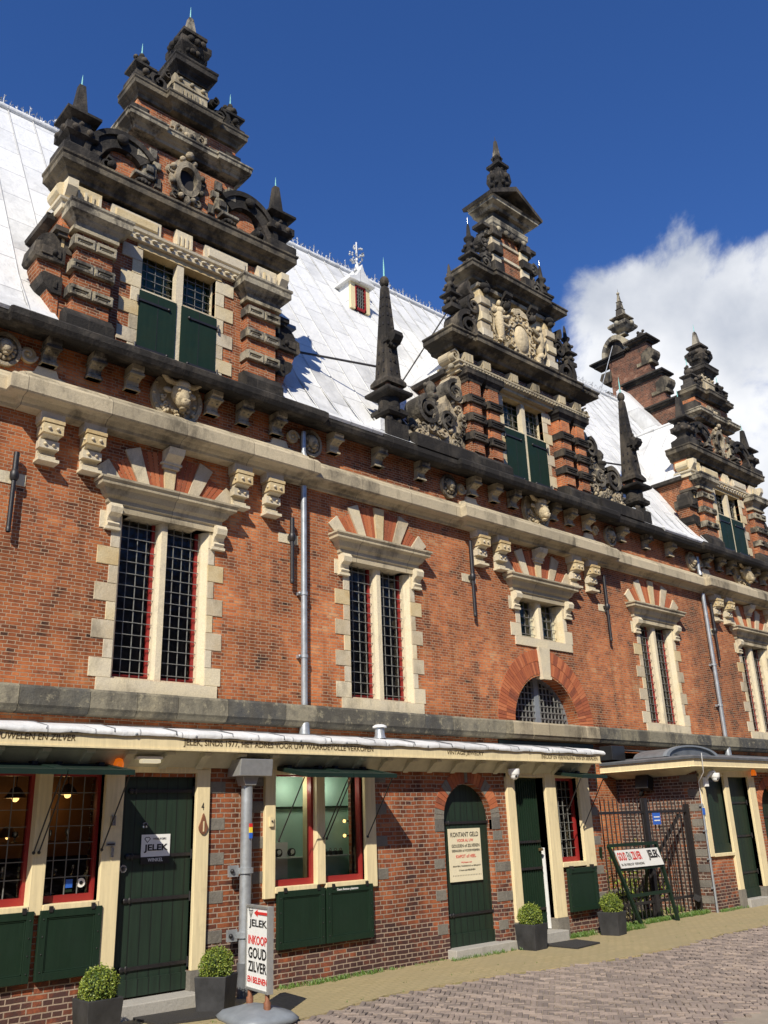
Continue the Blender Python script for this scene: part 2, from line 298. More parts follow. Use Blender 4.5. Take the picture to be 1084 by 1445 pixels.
# ------------------------------------------------------------------ mesh builder
class MB:
    def __init__(s): s.v = []; s.f = []; s.mi = []; s.sm = []
    def add(s, vs, fs, m=0, smooth=False):
        o = len(s.v); s.v += [tuple(p) for p in vs]
        for f in fs: s.f.append(tuple(i+o for i in f)); s.mi.append(m); s.sm.append(smooth)
    def box(s, x0, x1, y0, y1, z0, z1, m=0, rot=None):
        vs = [(x, y, z) for z in (z0, z1) for y in (y0, y1) for x in (x0, x1)]
        s.add(vs, [(0,2,3,1),(4,5,7,6),(0,1,5,4),(2,6,7,3),(0,4,6,2),(1,3,7,5)], m)
    def cbox(s, c, d, m=0, rz=0, rx=0, ry=0):
        mt = Matrix.Translation(c) @ Matrix.Rotation(rz, 4, 'Z') @ Matrix.Rotation(ry, 4, 'Y') @ Matrix.Rotation(rx, 4, 'X')
        vs = [mt @ Vector((x*d[0]/2, y*d[1]/2, z*d[2]/2)) for z in (-1, 1) for y in (-1, 1) for x in (-1, 1)]
        s.add(vs, [(0,2,3,1),(4,5,7,6),(0,1,5,4),(2,6,7,3),(0,4,6,2),(1,3,7,5)], m)
    def bevbox(s, x0, x1, y0, y1, z0, z1, m=0, b=.02):
        # block whose front (low y) face has chamfered edges
        vs = [(x0, y1, z0), (x1, y1, z0), (x1, y1, z1), (x0, y1, z1), (x0, y0+b, z0), (x1, y0+b, z0), (x1, y0+b, z1), (x0, y0+b, z1),
              (x0+b, y0, z0+b), (x1-b, y0, z0+b), (x1-b, y0, z1-b), (x0+b, y0, z1-b)]
        s.add(vs, [(0,3,2,1),(0,1,5,4),(1,2,6,5),(2,3,7,6),(3,0,4,7),(4,5,9,8),(5,6,10,9),(6,7,11,10),(7,4,8,11),(8,9,10,11)], m)
    def prism(s, pts, y0, y1, m=0, smooth=False):      # pts in (x,z), extruded along y
        n = len(pts); vs = [(x, y0, z) for x, z in pts] + [(x, y1, z) for x, z in pts]
        s.add(vs, [tuple(range(n)), tuple(range(2*n-1, n-1, -1))] + [(i, i+n, (i+1) % n+n, (i+1) % n) for i in range(n)], m, smooth)
    def prismx(s, pts, x0, x1, m=0):                   # pts in (y,z), extruded along x
        n = len(pts); vs = [(x0, y, z) for y, z in pts] + [(x1, y, z) for y, z in pts]
        s.add(vs, [tuple(range(n)), tuple(range(2*n-1, n-1, -1))] + [(i, i+n, (i+1) % n+n, (i+1) % n) for i in range(n)], m)
    def prismz(s, pts, z0, z1, m=0):
        n = len(pts); vs = [(x, y, z0) for x, y in pts] + [(x, y, z1) for x, y in pts]
        s.add(vs, [tuple(range(n-1, -1, -1)), tuple(range(n, 2*n))] + [(i, (i+1) % n, (i+1) % n+n, i+n) for i in range(n)], m)
    def sq(s, cx, cy, prof, m=0, a=0):                 # square-plan turned profile [(half, z)...]
        vs = []
        for h, z in prof:
            for k in range(4):
                t = a + R(45) + k*R(90); vs.append((cx+h*1.41421*math.cos(t), cy+h*1.41421*math.sin(t), z))
        n = len(prof); fs = [(3, 2, 1, 0), tuple(4*(n-1)+k for k in range(4))]
        for i in range(n-1):
            for k in range(4): fs.append((4*i+k, 4*i+(k+1) % 4, 4*i+4+(k+1) % 4, 4*i+4+k))
        s.add(vs, fs, m)
    def lathe(s, cx, cy, prof, n=14, m=0, smooth=True):
        vs = []; fs = []
        for r, z in prof:
            for k in range(n): t = k*2*math.pi/n; vs.append((cx+r*math.cos(t), cy+r*math.sin(t), z))
        for i in range(len(prof)-1):
            for k in range(n): fs.append((n*i+k, n*i+(k+1) % n, n*i+n+(k+1) % n, n*i+n+k))
        s.add(vs, fs, m, smooth)
        s.add([vs[k] for k in range(n)], [tuple(range(n-1, -1, -1))], m); s.add(vs[-n:], [tuple(range(n))], m)
    def ball(s, c, r, m=0, n=10, k=7):
        rx, ry, rz = (r, r, r) if isinstance(r, (int, float)) else r
        vs = [(c[0], c[1], c[2]-rz)]
        for i in range(1, k):
            ph = -math.pi/2 + math.pi*i/k
            for j in range(n):
                t = 2*math.pi*j/n; vs.append((c[0]+rx*math.cos(ph)*math.cos(t), c[1]+ry*math.cos(ph)*math.sin(t), c[2]+rz*math.sin(ph)))
        vs.append((c[0], c[1], c[2]+rz)); L = len(vs)-1
        fs = [(0, 1+(j+1) % n, 1+j) for j in range(n)] + [(L, 1+(k-2)*n+j, 1+(k-2)*n+(j+1) % n) for j in range(n)]
        for i in range(k-2):
            for j in range(n): a = 1+i*n; fs.append((a+j, a+(j+1) % n, a+n+(j+1) % n, a+n+j))
        s.add(vs, fs, m, True)
    def tube(s, pts, r, n=8, m=0):
        pts = [Vector(p) for p in pts]; rs = r if isinstance(r, (list, tuple)) else [r]*len(pts)
        vs = []; fs = []
        for i, p in enumerate(pts):
            d = (pts[min(i+1, len(pts)-1)] - pts[max(i-1, 0)]).normalized()
            u = d.cross(Vector((0, 0, 1))) if abs(d.z) < .95 else d.cross(Vector((0, 1, 0)))
            u.normalize(); w = d.cross(u)
            for k in range(n): t = 2*math.pi*k/n; vs.append(p + rs[i]*(math.cos(t)*u + math.sin(t)*w))
        for i in range(len(pts)-1):
            for k in range(n): fs.append((n*i+k, n*i+n+k, n*i+n+(k+1) % n, n*i+(k+1) % n))
        s.add(vs, fs, m, True); L = len(pts)-1
        s.add(vs[:n], [tuple(range(n))], m); s.add(vs[n*L:], [tuple(range(n-1, -1, -1))], m)
    def bar(s, a, b, w, h=None, m=0):                  # square-section bar between points
        a, b = Vector(a), Vector(b); d = (b-a).normalized(); h = h or w
        u = d.cross(Vector((0, 0, 1))) if abs(d.z) < .99 else Vector((1, 0, 0)); u.normalize(); v = u.cross(d)
        vs = [p + u*w/2*i + v*h/2*j for p in (a, b) for i, j in ((-1, -1), (1, -1), (1, 1), (-1, 1))]
        s.add(vs, [(0,1,2,3),(7,6,5,4),(0,4,5,1),(1,5,6,2),(2,6,7,3),(3,7,4,0)], m)
    def cyl_y(s, cx, cz, r, y0, y1, n=20, m=0, rz=None):
        rz = rz or r
        s.prism([(cx+r*math.cos(2*math.pi*k/n), cz+rz*math.sin(2*math.pi*k/n)) for k in range(n)], y0, y1, m)
    def ring(s, cx, cz, r0, r1, y0, y1, a0=0, a1=360, n=24, m=0, ez=1.0):
        vs = []; fs = []
        for i in range(n+1):
            t = R(a0+(a1-a0)*i/n); c, q = math.cos(t), math.sin(t)*ez
            vs += [(cx+r0*c, y0, cz+r0*q), (cx+r1*c, y0, cz+r1*q), (cx+r1*c, y1, cz+r1*q), (cx+r0*c, y1, cz+r0*q)]
        for i in range(n):
            for k in range(4): fs.append((4*i+k, 4*i+(k+1) % 4, 4*i+4+(k+1) % 4, 4*i+4+k))
        fs += [(3, 2, 1, 0), (4*n, 4*n+1, 4*n+2, 4*n+3)]
        s.add(vs, fs, m)
    def volute(s, cx, cz, r, y0, y1, turns=1.6, start=90, d=1, w=.28, m=0, n=30, eye=True):
        vs = []; fs = []
        for i in range(n+1):
            f = i/n; t = R(start + d*360*turns*f); ro = r*(1-.78*f); ri = max(ro - w*r*(1-.6*f), .02*r)
            vs += [(cx+ri*math.cos(t), y0, cz+ri*math.sin(t)), (cx+ro*math.cos(t), y0, cz+ro*math.sin(t)), (cx+ro*math.cos(t), y1, cz+ro*math.sin(t)), (cx+ri*math.cos(t), y1, cz+ri*math.sin(t))]
        for i in range(n):
            for k in range(4): fs.append((4*i+k, 4*i+(k+1) % 4, 4*i+4+(k+1) % 4, 4*i+4+k))
        fs += [(3, 2, 1, 0), (4*n, 4*n+1, 4*n+2, 4*n+3)]
        s.add(vs, fs, m)
        if eye: s.ball((cx, (y0+y0+y1)/3, cz), r*.2, m, 8, 6)
        s.cyl_y(cx, cz, r*.8, y0+(y1-y0)*.3, y1-.004, 18, m)
    def mould(s, path, prof, m=0, close=True):          # path in plan (x,y), prof [(out,z)...]; out is to the right-hand side walking the path
        P = [Vector(p) for p in path]; n = len(P); k = len(prof); vs = []; fs = []
        for i in range(n):
            if i == 0: d = (P[1]-P[0]).normalized(); nn = Vector((d.y, -d.x)); sc = 1
            elif i == n-1: d = (P[-1]-P[-2]).normalized(); nn = Vector((d.y, -d.x)); sc = 1
            else:
                d1 = (P[i]-P[i-1]).normalized(); d2 = (P[i+1]-P[i]).normalized()
                n1 = Vector((d1.y, -d1.x)); n2 = Vector((d2.y, -d2.x)); nn = (n1+n2).normalized(); sc = 1/max(.3, nn.dot(n1))
            for o, z in prof: vs.append((P[i].x+nn.x*o*sc, P[i].y+nn.y*o*sc, z))
        for i in range(n-1):
            for j in range(k-1 if not close else k): fs.append((k*i+j, k*i+(j+1) % k, k*(i+1)+(j+1) % k, k*(i+1)+j))
        fs.append(tuple(range(k-1, -1, -1))); fs.append(tuple(k*(n-1)+j for j in range(k)))
        s.add(vs, fs, m)
    def join(s, o):
        b = len(s.v); s.v += o.v; s.f += [tuple(i+b for i in f) for f in o.f]; s.mi += o.mi; s.sm += o.sm
    def moved(s, dx=0, dy=0, dz=0, mirror=None):
        o = MB(); o.mi = list(s.mi); o.sm = list(s.sm)
        if mirror is None: o.v = [(x+dx, y+dy, z+dz) for x, y, z in s.v]; o.f = list(s.f)
        else: o.v = [(2*mirror-x, y, z) for x, y, z in s.v]; o.f = [tuple(reversed(f)) for f in s.f]
        return o
WP = {}
def wpos(o): return WP.get(o.name, Vector((0, 0, 0)))
def pieces(mb):
    n = len(mb.v); root = list(range(n))
    def find(a):
        while root[a] != a: root[a] = root[root[a]]; a = root[a]
        return a
    for f in mb.f:
        r0 = find(f[0])
        for i in f[1:]: root[find(i)] = r0
    ids = {}; isl = [ids.setdefault(find(i), len(ids)) for i in range(n)]; k = len(ids)
    if k < 2 or k > 700: return None
    P = np.array(mb.v); I = np.array(isl); lo = np.full((k, 3), np.inf); hi = -lo
    np.minimum.at(lo, I, P); np.maximum.at(hi, I, P); size = (hi-lo).max(axis=1)
    gap = np.maximum(0, np.maximum(lo[:, None]-hi[None], lo[None]-hi[:, None]))
    near = np.sqrt((gap**2).sum(axis=2)) <= np.maximum(.02, .5*np.maximum(size[:, None], size[None]))*.98
    g = list(range(k))
    def fg(a):
        while g[a] != a: g[a] = g[g[a]]; a = g[a]
        return a
    for a, b in zip(*np.nonzero(np.triu(near, 1))): g[fg(int(a))] = fg(int(b))
    gid = {}; lab = [gid.setdefault(fg(i), len(gid)) for i in range(k)]
    if len(gid) < 2 or len(gid) > 60: return None
    out = [MB() for _ in gid]; vm = [{} for _ in gid]
    for f, mi, sm in zip(mb.f, mb.mi, mb.sm):
        q = lab[isl[f[0]]]; o = out[q]; mp_ = vm[q]; nf = []
        for i in f:
            if i not in mp_: mp_[i] = len(o.v); o.v.append(mb.v[i])
            nf.append(mp_[i])
        o.f.append(tuple(nf)); o.mi.append(mi); o.sm.append(sm)
    return [o for o in out if o.f]
def part(name, mb, mats, parent=None, label=None, kind=None, bevel=0):
    if not mb.v: return None
    if parent is not None and name not in ('foliage', 'lettering', 'house_number', 'roof_seam', 'leading'):
        ps = pieces(mb)
        if ps: return [part1(name, p, mats, parent, label, kind, bevel) for p in ps][0]
    return part1(name, mb, mats, parent, label, kind, bevel)
def part1(name, mb, mats, parent=None, label=None, kind=None, bevel=0):
    xs = [p[0] for p in mb.v]; ys = [p[1] for p in mb.v]; zs = [p[2] for p in mb.v]
    o = Vector(((min(xs)+max(xs))/2, (min(ys)+max(ys))/2, min(zs)))
    me = bpy.data.meshes.new(name); me.from_pydata([(x-o.x, y-o.y, z-o.z) for x, y, z in mb.v], [], mb.f)
    if not isinstance(mats, (list, tuple)): mats = [mats]
    for q in mats: me.materials.append(M[q] if isinstance(q, str) else q)
    me.polygons.foreach_set('material_index', mb.mi); me.polygons.foreach_set('use_smooth', mb.sm); me.update()
    ob = bpy.data.objects.new(name, me); col.objects.link(ob)
    if bevel:
        bv = ob.modifiers.new('b', 'BEVEL'); bv.width = bevel; bv.segments = 2; bv.limit_method = 'ANGLE'; bv.angle_limit = R(50)
    WP[ob.name] = o
    if parent is not None: ob.parent = parent; ob.location = o - wpos(parent)
    else: ob.location = o
    if label: ob['label'] = label
    if kind: ob['kind'] = kind
    return ob
def thing(name, loc, label, cat, group=None):
    o = bpy.data.objects.new(name, None); col.objects.link(o); o.location = loc; o.empty_display_size = .2
    WP[o.name] = Vector(loc); o['label'] = label; o['category'] = cat
    if group: o['group'] = group
    return o
def tag(o, label, cat, group=None):
    o['label'] = label; o['category'] = cat
    if group: o['group'] = group
    return o
def text(body, x0, x1, z0, z1, y, mat, parent, name='lettering', bold=0, mtx=None, shear=0, ex=.0015):
    cu = bpy.data.curves.new('t', 'FONT'); cu.body = body; cu.size = 1; cu.offset = bold; cu.extrude = 0.01; cu.shear = shear; cu.resolution_u = 3
    t = bpy.data.objects.new('t', cu); col.objects.link(t)
    dg = bpy.context.evaluated_depsgraph_get(); dg.update()
    me = bpy.data.meshes.new_from_object(t.evaluated_get(dg)); bpy.data.objects.remove(t); bpy.data.curves.remove(cu)
    vs = [tuple(v.co) for v in me.vertices]; fs = [tuple(p.vertices) for p in me.polygons]; bpy.data.meshes.remove(me)
    ax = min(v[0] for v in vs); bx = max(v[0] for v in vs); ay = min(v[1] for v in vs); by = max(v[1] for v in vs)
    b = MB()
    out = []
    for v in vs:
        u = x0 + (v[0]-ax)/(bx-ax)*(x1-x0); w = z0 + (v[1]-ay)/(by-ay)*(z1-z0); d = y - (ex if v[2] > 0 else 0)
        out.append(mtx @ Vector((u, d, w)) if mtx else (u, d, w))
    b.add(out, fs)
    return part(name, b, mat, parent)

MW, SW = 11.1, 9.28     # plane of the hall wall, plane of the shop wall

# ------------------------------------------------------------------ ground
def struct(name, mb, mats):
    o = part(name, mb, mats); o['kind'] = 'structure'; return o
sm_, snt, sb = new_mat('sandy_strip'); N = NT(snt); v, P, z = N.uvw()
P = N.pos(); mp = N.n('ShaderNodeMapping'); mp.inputs['Scale'].default_value = (1, 1, 1); N.l(P, mp.inputs['Vector'])
br = N.n('ShaderNodeTexBrick'); N.l(P, br.inputs['Vector'])
for k, x in (('Scale', 1), ('Mortar Size', .012), ('Mortar Smooth', .6), ('Brick Width', .2), ('Row Height', .07)): br.inputs[k].default_value = x
br.inputs['Color1'].default_value = (.34, .265, .135, 1); br.inputs['Color2'].default_value = (.40, .31, .165, 1); br.inputs['Mortar'].default_value = (.24, .21, .09, 1)
c = N.mix(N.ramp(N.noise(1.2, 6, .65, P), [(.4, 0.0), (.62, .7)]), br.outputs['Color'], (.30, .245, .13))
c = N.mix(N.ramp(N.noise(12, 6, .7, P), [(.55, 0.0), (.8, .6)]), c, (.38, .31, .18))
N.l(c, sb.inputs['Base Color']); sb.inputs['Roughness'].default_value = .95
N.bump(N.math('ADD', N.noise(40, 5, .7, P), N.math('MULTIPLY', br.outputs['Fac'], -.5)), .5, .01, sb.inputs['Normal'])
M['sand'] = sm_
sm2, snt, sb = new_mat('street_clinker'); N = NT(snt); g = N.n('ShaderNodeNewGeometry'); P = g.outputs['Position']
t = N.math('ADD', N.math('MULTIPLY_ADD', g.outputs['Random Per Island'], .7, .15), N.math('MULTIPLY', N.math('SUBTRACT', N.noise(1.1, 5, .6, P), .5), .9))
c = N.ramp(t, [(0, (.15, .12, .10)), (.35, (.22, .175, .145)), (.7, (.275, .215, .175)), (1, (.32, .255, .205))])
c = N.mix(N.ramp(N.noise(35, 5, .7, P), [(.4, 0.0), (.75, .5)]), c, (.12, .10, .085))
N.l(c, sb.inputs['Base Color']); sb.inputs['Roughness'].default_value = .8; N.bump(N.noise(60, 4, .6, P), .5, .008, sb.inputs['Normal'])
M['clinker'] = sm2
M['joint'] = simple('joint_sand', (.30, .25, .19), .95, 0, .2, 5, .3)
sm3, snt, sb = new_mat('far_street'); N = NT(snt); P = N.pos()
br = N.n('ShaderNodeTexBrick'); mp = N.n('ShaderNodeMapping'); mp.inputs['Rotation'].default_value = (0, 0, R(45)); N.l(P, mp.inputs['Vector']); N.l(mp.outputs[0], br.inputs['Vector'])
for k, x in (('Scale', 1), ('Mortar Size', .008), ('Brick Width', .2), ('Row Height', .067)): br.inputs[k].default_value = x
br.inputs['Color1'].default_value = (.17, .135, .11, 1); br.inputs['Color2'].default_value = (.28, .21, .165, 1); br.inputs['Mortar'].default_value = (.3, .25, .19, 1)
N.l(N.mix(N.math('MULTIPLY', N.noise(.3, 5, .6, P), .6), br.outputs['Color'], (.2, .165, .135)), sb.inputs['Base Color']); sb.inputs['Roughness'].default_value = .85
M['farstreet'] = sm3
b = MB(); b.add([(-2000, -2000, -.045), (2000, -2000, -.045), (2000, 2000, -.045), (-2000, 2000, -.045)], [(0, 1, 2, 3)]); struct('ground', b, 'farstreet')
# paving strip along the shops, gently bulging edge
EDGE = [(-8, 7.5), (4.8, 7.5), (6.0, 7.75), (7.0, 7.98), (8.7, 7.85), (9.8, 7.62), (10.8, 7.42), (12.2, 7.45), (13.4, 7.62), (15, 7.6), (18, 7.5), (40, 7.5)]
def edge_y(x):
    for (a, ya), (c_, yc) in zip(EDGE, EDGE[1:]):
        if a <= x <= c_: return ya + (yc-ya)*(x-a)/(c_-a)
    return 7.5
b = MB()
xs = [-8+i*.25 for i in range(193)]
top = [(x, edge_y(x)+.02*math.sin(x*9)+.015*math.sin(x*23)) for x in xs]
b.prismz(top + [(40, 12), (-8, 12)], -.044, .0); struct('pavement', b, 'sand')
# herringbone clinkers
b = MB(); Lb, Wb = .174, .058; rot = R(38); ca, sa = math.cos(rot), math.sin(rot)
b.add([(3, 4.2, -.02), (26, 4.2, -.02), (26, 7.9, -.02), (3, 7.9, -.02)], [(0, 1, 2, 3)], 1)
def inside(x, y):
    return 3.9 < x < 22 and 4.6 < y < edge_y(x)-.03 and y > 4.3+.0*x and not (x > 13 and y < 5.6) and not (x < 5 and y < 6)
gr = rnd
for i in range(-300, 380):
    for j in range(-130, 150):
        bx = i*Wb + j*Lb; by = i*Wb - j*Lb
        for (w, h, ox, oy) in ((Lb, Wb, 0, 0), (Wb, Lb, -Wb, 0)):
            px, py = bx+ox+w/2, by+oy+h/2
            X, Y = 12 + px*ca - py*sa, 6 + px*sa + py*ca
            if not inside(X, Y): continue
            g_ = .004; z = -.006 + gr.uniform(-.003, .003); tx, ty = gr.uniform(-.012, .012), gr.uniform(-.012, .012)
            hw, hh = w/2-g_, h/2-g_; vs = []
            for (sx, sy, zz, k) in ((-1,-1,-.03,1), (1,-1,-.03,1), (1,1,-.03,1), (-1,1,-.03,1), (-1,-1,-.006,1), (1,-1,-.006,1), (1,1,-.006,1), (-1,1,-.006,1), (-1,-1,0,0), (1,-1,0,0), (1,1,0,0), (-1,1,0,0)):
                ex = .006*(1-k); lx, ly = px+sx*(hw-ex), py+sy*(hh-ex)
                vs.append((12+lx*ca-ly*sa, 6+lx*sa+ly*ca, z+zz+tx*sx+ty*sy*.3 if k == 0 or zz > -.02 else -.03))
            b.add(vs, [(0,1,5,4),(1,2,6,5),(2,3,7,6),(3,0,4,7),(4,5,9,8),(5,6,10,9),(6,7,11,10),(7,4,8,11),(8,9,10,11)], 0)
o = struct('street', b, ['clinker', 'joint'])

# ------------------------------------------------------------------ the hall
H = thing('market_hall', (11, MW, 0), 'long brick hall with three stepped ornate gables, stone cornices and white lead roof', 'building')
def wall_grid(b, x0, x1, z0, z1, holes, y, depth, m=0):
    xs = sorted({x0, x1} | {h[0] for h in holes} | {h[1] for h in holes}); zs = sorted({z0, z1} | {h[2] for h in holes} | {h[3] for h in holes})
    for i in range(len(xs)-1):
        for j in range(len(zs)-1):
            cx, cz = (xs[i]+xs[i+1])/2, (zs[j]+zs[j+1])/2
            if any(h[0] < cx < h[1] and h[2] < cz < h[3] for h in holes): continue
            b.add([(xs[i], y, zs[j]), (xs[i+1], y, zs[j]), (xs[i+1], y, zs[j+1]), (xs[i], y, zs[j+1])], [(0, 1, 2, 3)], m)
    for h in holes:
        a, c_, e, f = h[:4]; Y = y+depth
        b.add([(a,y,e),(a,Y,e),(a,Y,f),(a,y,f)], [(0,1,2,3)], m); b.add([(c_,y,e),(c_,y,f),(c_,Y,f),(c_,Y,e)], [(0,1,2,3)], m)
        b.add([(a,y,f),(a,Y,f),(c_,Y,f),(c_,y,f)], [(0,1,2,3)], m); b.add([(a,y,e),(c_,y,e),(c_,Y,e),(a,Y,e)], [(0,1,2,3)], m)
def arch_fill(b, cx, cz, r, x0, x1, z1, y, depth, n=24, m=0, rz=None):
    rz = rz or r
    # brick between a rectangle (x0..x1, cz..z1) and the arch; plus intrados
    pts = [(cx+r*math.cos(math.pi*k/n), cz+rz*math.sin(math.pi*k/n)) for k in range(n+1)]
    for k in range(n):
        (ax, az), (bx, bz) = pts[k], pts[k+1]
        def outp(px, pz):
            t = math.atan2(pz-cz, px-cx)
            if px >= cx: s_ = min((x1-cx)/max(1e-6, math.cos(t)), (z1-cz)/max(1e-6, math.sin(t)))
            else: s_ = min((x0-cx)/min(-1e-6, math.cos(t)), (z1-cz)/max(1e-6, math.sin(t)))
            return cx+s_*math.cos(t), cz+s_*math.sin(t)
        A, B = outp(ax, az), outp(bx, bz)
        poly = [(ax, y, az), (A[0], y, A[1])]
        if (abs(A[0]-x1) < 1e-4 and abs(B[1]-z1) < 1e-4 and abs(B[0]-x1) > 1e-4): poly.append((x1, y, z1))
        if (abs(A[1]-z1) < 1e-4 and abs(B[0]-x0) < 1e-4 and abs(A[0]-x0) > 1e-4): poly.append((x0, y, z1))
        poly += [(B[0], y, B[1]), (bx, y, bz)]
        b.add(poly, [tuple(range(len(poly)))], m)
        b.add([(ax, y, az), (bx, y, bz), (bx, y+depth, bz), (ax, y+depth, az)], [(0, 1, 2, 3)], m)

BAYS = [(1.6, 0), (5.81, 1), (9.93, 0), (14.35, 2), (18.62, 0), (23.4, 1)]   # 0 recessed bay, 1 gable bay, 2 gable bay with short window
W2 = .705
holes = []
for cx, k in BAYS:
    holes.append((cx-W2, cx+W2, 5.15 if k == 2 else 3.66, 6.02))
holes.append((13.25, 15.25, 3.42, 4.42)); 
b = MB(); wall_grid(b, -4, 26.1, -.04, 8.3, holes[:-1] + [holes[-1]], MW, .3)
arch_fill(b, 14.25, 3.42, 1.0, 13.25, 15.25, 4.42, MW, .45)
# gable walls above the eaves
part('wall', b, 'brick', H)
b = MB(); b.box(-4, 26.1, MW+.31, MW+.34, 3.2, 8.2); b.add([(-4, MW+.3, -.04), (-4, MW+8, -.04), (-4, MW+8, 8.3), (-4, MW+.3, 8.3)], [(0,1,2,3)])
part('inner_wall', b, 'void', H)
b = MB(); b.box(-4.0, 26.1, 18.9, 19.1, 0, 8.3); b.box(-4.1, -3.8, MW+.35, 18.9, 0, 8.3); b.prismx([(MW+.2, 8.3), (18.9, 8.3), (15, 15.1)], -4.1, -3.8)
b.box(25.8, 26.09, MW+.35, 18.9, 0, 8.3)
part('rear_wall', b, 'brick_end', H)

# string course: individual blocks
b = MB(); x = -4
while x < 26.1:
    w = rnd.uniform(.55, 1.15); x2 = min(26.1, x+w)
    if 13.0 < x < 15.4 or (x < 13.0 < x2): 
        if x < 13.0: x2 = 13.0
        elif x < 13.1: x2 = 15.5
    o_ = rnd.uniform(-.006, .006)
    y0 = MW-.17+o_
    b.prismx([(MW+.01, 3.14), (y0+.05, 3.16), (y0+.02, 3.21), (y0, 3.235), (y0, 3.44+o_), (y0+.03, 3.475+o_), (MW+.01, 3.49)], x+.004, x2-.004, 1 if 13.05 < (x+x2)/2 < 15.5 else 0)
    x = x2
part('string_course', b, ['string', 'stone_lintel'], H)
b = MB()
b.box(12.7, 15.6, MW-.03, MW-.004, 2.3, 3.13); part('lower_door', b, 'green_dark', H)

# band (architrave) and eaves cornice with breaks
def path_breaks(base, deep, ends=.0):
    P = [(-4, base)]
    for cx, k in BAYS:
        if k: P += [(cx-2.25, base), (cx-2.25, deep), (cx+2.25, deep), (cx+2.25, base)]
    P.append((26.3, base)) if P[-1][0] < 26.3 else None
    return P
b = MB(); b.mould(path_breaks(MW-.0, MW-.15), [(-.2, 7.08), (.05, 7.09), (.06, 7.13), (.09, 7.15), (.12, 7.185), (.25, 7.195), (.27, 7.215), (.27, 7.40), (.23, 7.45), (.14, 7.47), (.13, 7.52), (.03, 7.60), (-.2, 7.62)])
part('architrave_band', b, 'stone_lintel', H)
b = MB(); b.mould(path_breaks(MW, MW-.09), [(-.2, 8.22), (.06, 8.22), (.09, 8.19), (.2, 8.18), (.24, 8.15), (.33, 8.145), (.36, 8.16), (.40, 8.23), (.40, 8.32), (.36, 8.36), (.1, 8.45), (-.2, 8.5)])
part('eaves_cornice', b, 'stone_dark', H)
# pilaster strips on the frieze behind brackets
def frieze_block(cx, half): 
    pass
b = MB()
for a, c_ in ((-4, 3.55), (8.1, 9.75), (19.0, 21.1)): b.mould([(a, MW-.36), (c_, MW-.36)], [(-.4, 8.40), (.05, 8.29), (.08, 8.33), (.05, 8.39), (-.4, 8.50)])
part('gutter', b, 'lead', H)

# big paired corbels under the band
def corbel(cx, w=.235, y=MW, z=6.36):
    b = MB(); 
    b.prismx([(y, z), (y-.03, z-.0), (y-.10, z+.03), (y-.11, z+.10), (y-.05, z+.13), (y-.07, z+.2), (y-.12, z+.22), (y-.16, z+.34), (y-.13, z+.36), (y-.2, z+.40), (y-.26, z+.45), (y-.29, z+.57), (y-.25, z+.6), (y-.25, z+.70), (y, z+.70)], cx-w/2, cx+w/2)
    b.box(cx-w/2-.025, cx+w/2+.025, y-.2, y, z-.03, z+.02)
    b.box(cx-w/2-.03, cx+w/2+.03, y-.3, y, z+.6, z+.66)
    b.box(cx-w/2-.02, cx+w/2+.02, y-.29, y-.02, z+.42, z+.58)
    b.box(cx-w/2-.015, cx+w/2+.015, y-.17, y-.02, z+.2, z+.34)
    for s in (-1, 1):
        b.ball((cx+s*w*.24, y-.3, z+.5), .027, 0, 8, 6); b.ball((cx+s*w*.24, y-.18, z+.27), .025, 0, 8, 6)
        b.ball((cx+s*(w/2+.025), y-.22, z+.5), .022, 0, 6, 5)
    b.v = [(x, y-(y-MW)*.12 if y < MW else y, 6.40+(z_-6.33)*.83) for x, y, z_ in b.v]
    b.box(cx-w/2-.045, cx+w/2+.045, y-.2, y, 6.955, 7.1)
    return b
for cx, k in BAYS:
    if not k: continue
    for u in (-1.85, -1.25, 1.17, 1.77):
        part('corbel', corbel(cx+u-.0), 'stone', H)
# small brackets of the frieze
def bracket(cx, y0, tall=.36):
    w = .19; b = MB(); z = 7.83
    b.prismx([(y0, z), (y0-.10, z), (y0-.12, z+.05), (y0-.09, z+.08), (y0-.10, z+.14), (y0-.2, z+.19), (y0-.26, z+.28), (y0-.26, z+.36), (y0, z+.36)], cx-w/2, cx+w/2)
    b.box(cx-w/2-.02, cx+w/2+.02, y0-.125, y0, z+.0, z+.03); b.box(cx-w/2-.018, cx+w/2+.018, y0-.25, y0-.01, z+.2, z+.235)
    b.ball((cx-.045, y0-.16, z+.17), .018, 0, 6, 5); b.ball((cx+.045, y0-.16, z+.17), .018, 0, 6, 5)
    return b
br_x = []
for cx, k in BAYS:
    if k: br_x += [(cx+u, MW-.02) for u in (-1.95, -1.3, -.72, .62, 1.2, 1.85)]
    else: br_x += [(cx+u, MW+.0) for u in (-1.05, -.02, 1.05)]
for x, y0 in br_x: part('frieze_bracket', bracket(x, y0), 'stone_mix' if rnd.random() < .5 else 'stone_lintel', H)
b = MB()
for cx, k in BAYS:
    if k:
        for s in (-1, 1):
            xx = cx+s*1.95
            b.prism([(xx-.32, 7.6), (xx+.32, 7.6), (xx+.32, 7.66), (xx+.17, 7.7), (xx+.13, 7.8), (xx-.13, 7.8), (xx-.17, 7.7), (xx-.32, 7.66)], MW-.05, MW)
            b.volute(xx+s*.27, 7.93, .14, MW-.06, MW-.0, 1.2, 0, s)
part('frieze_plinth', b, 'stone', H)

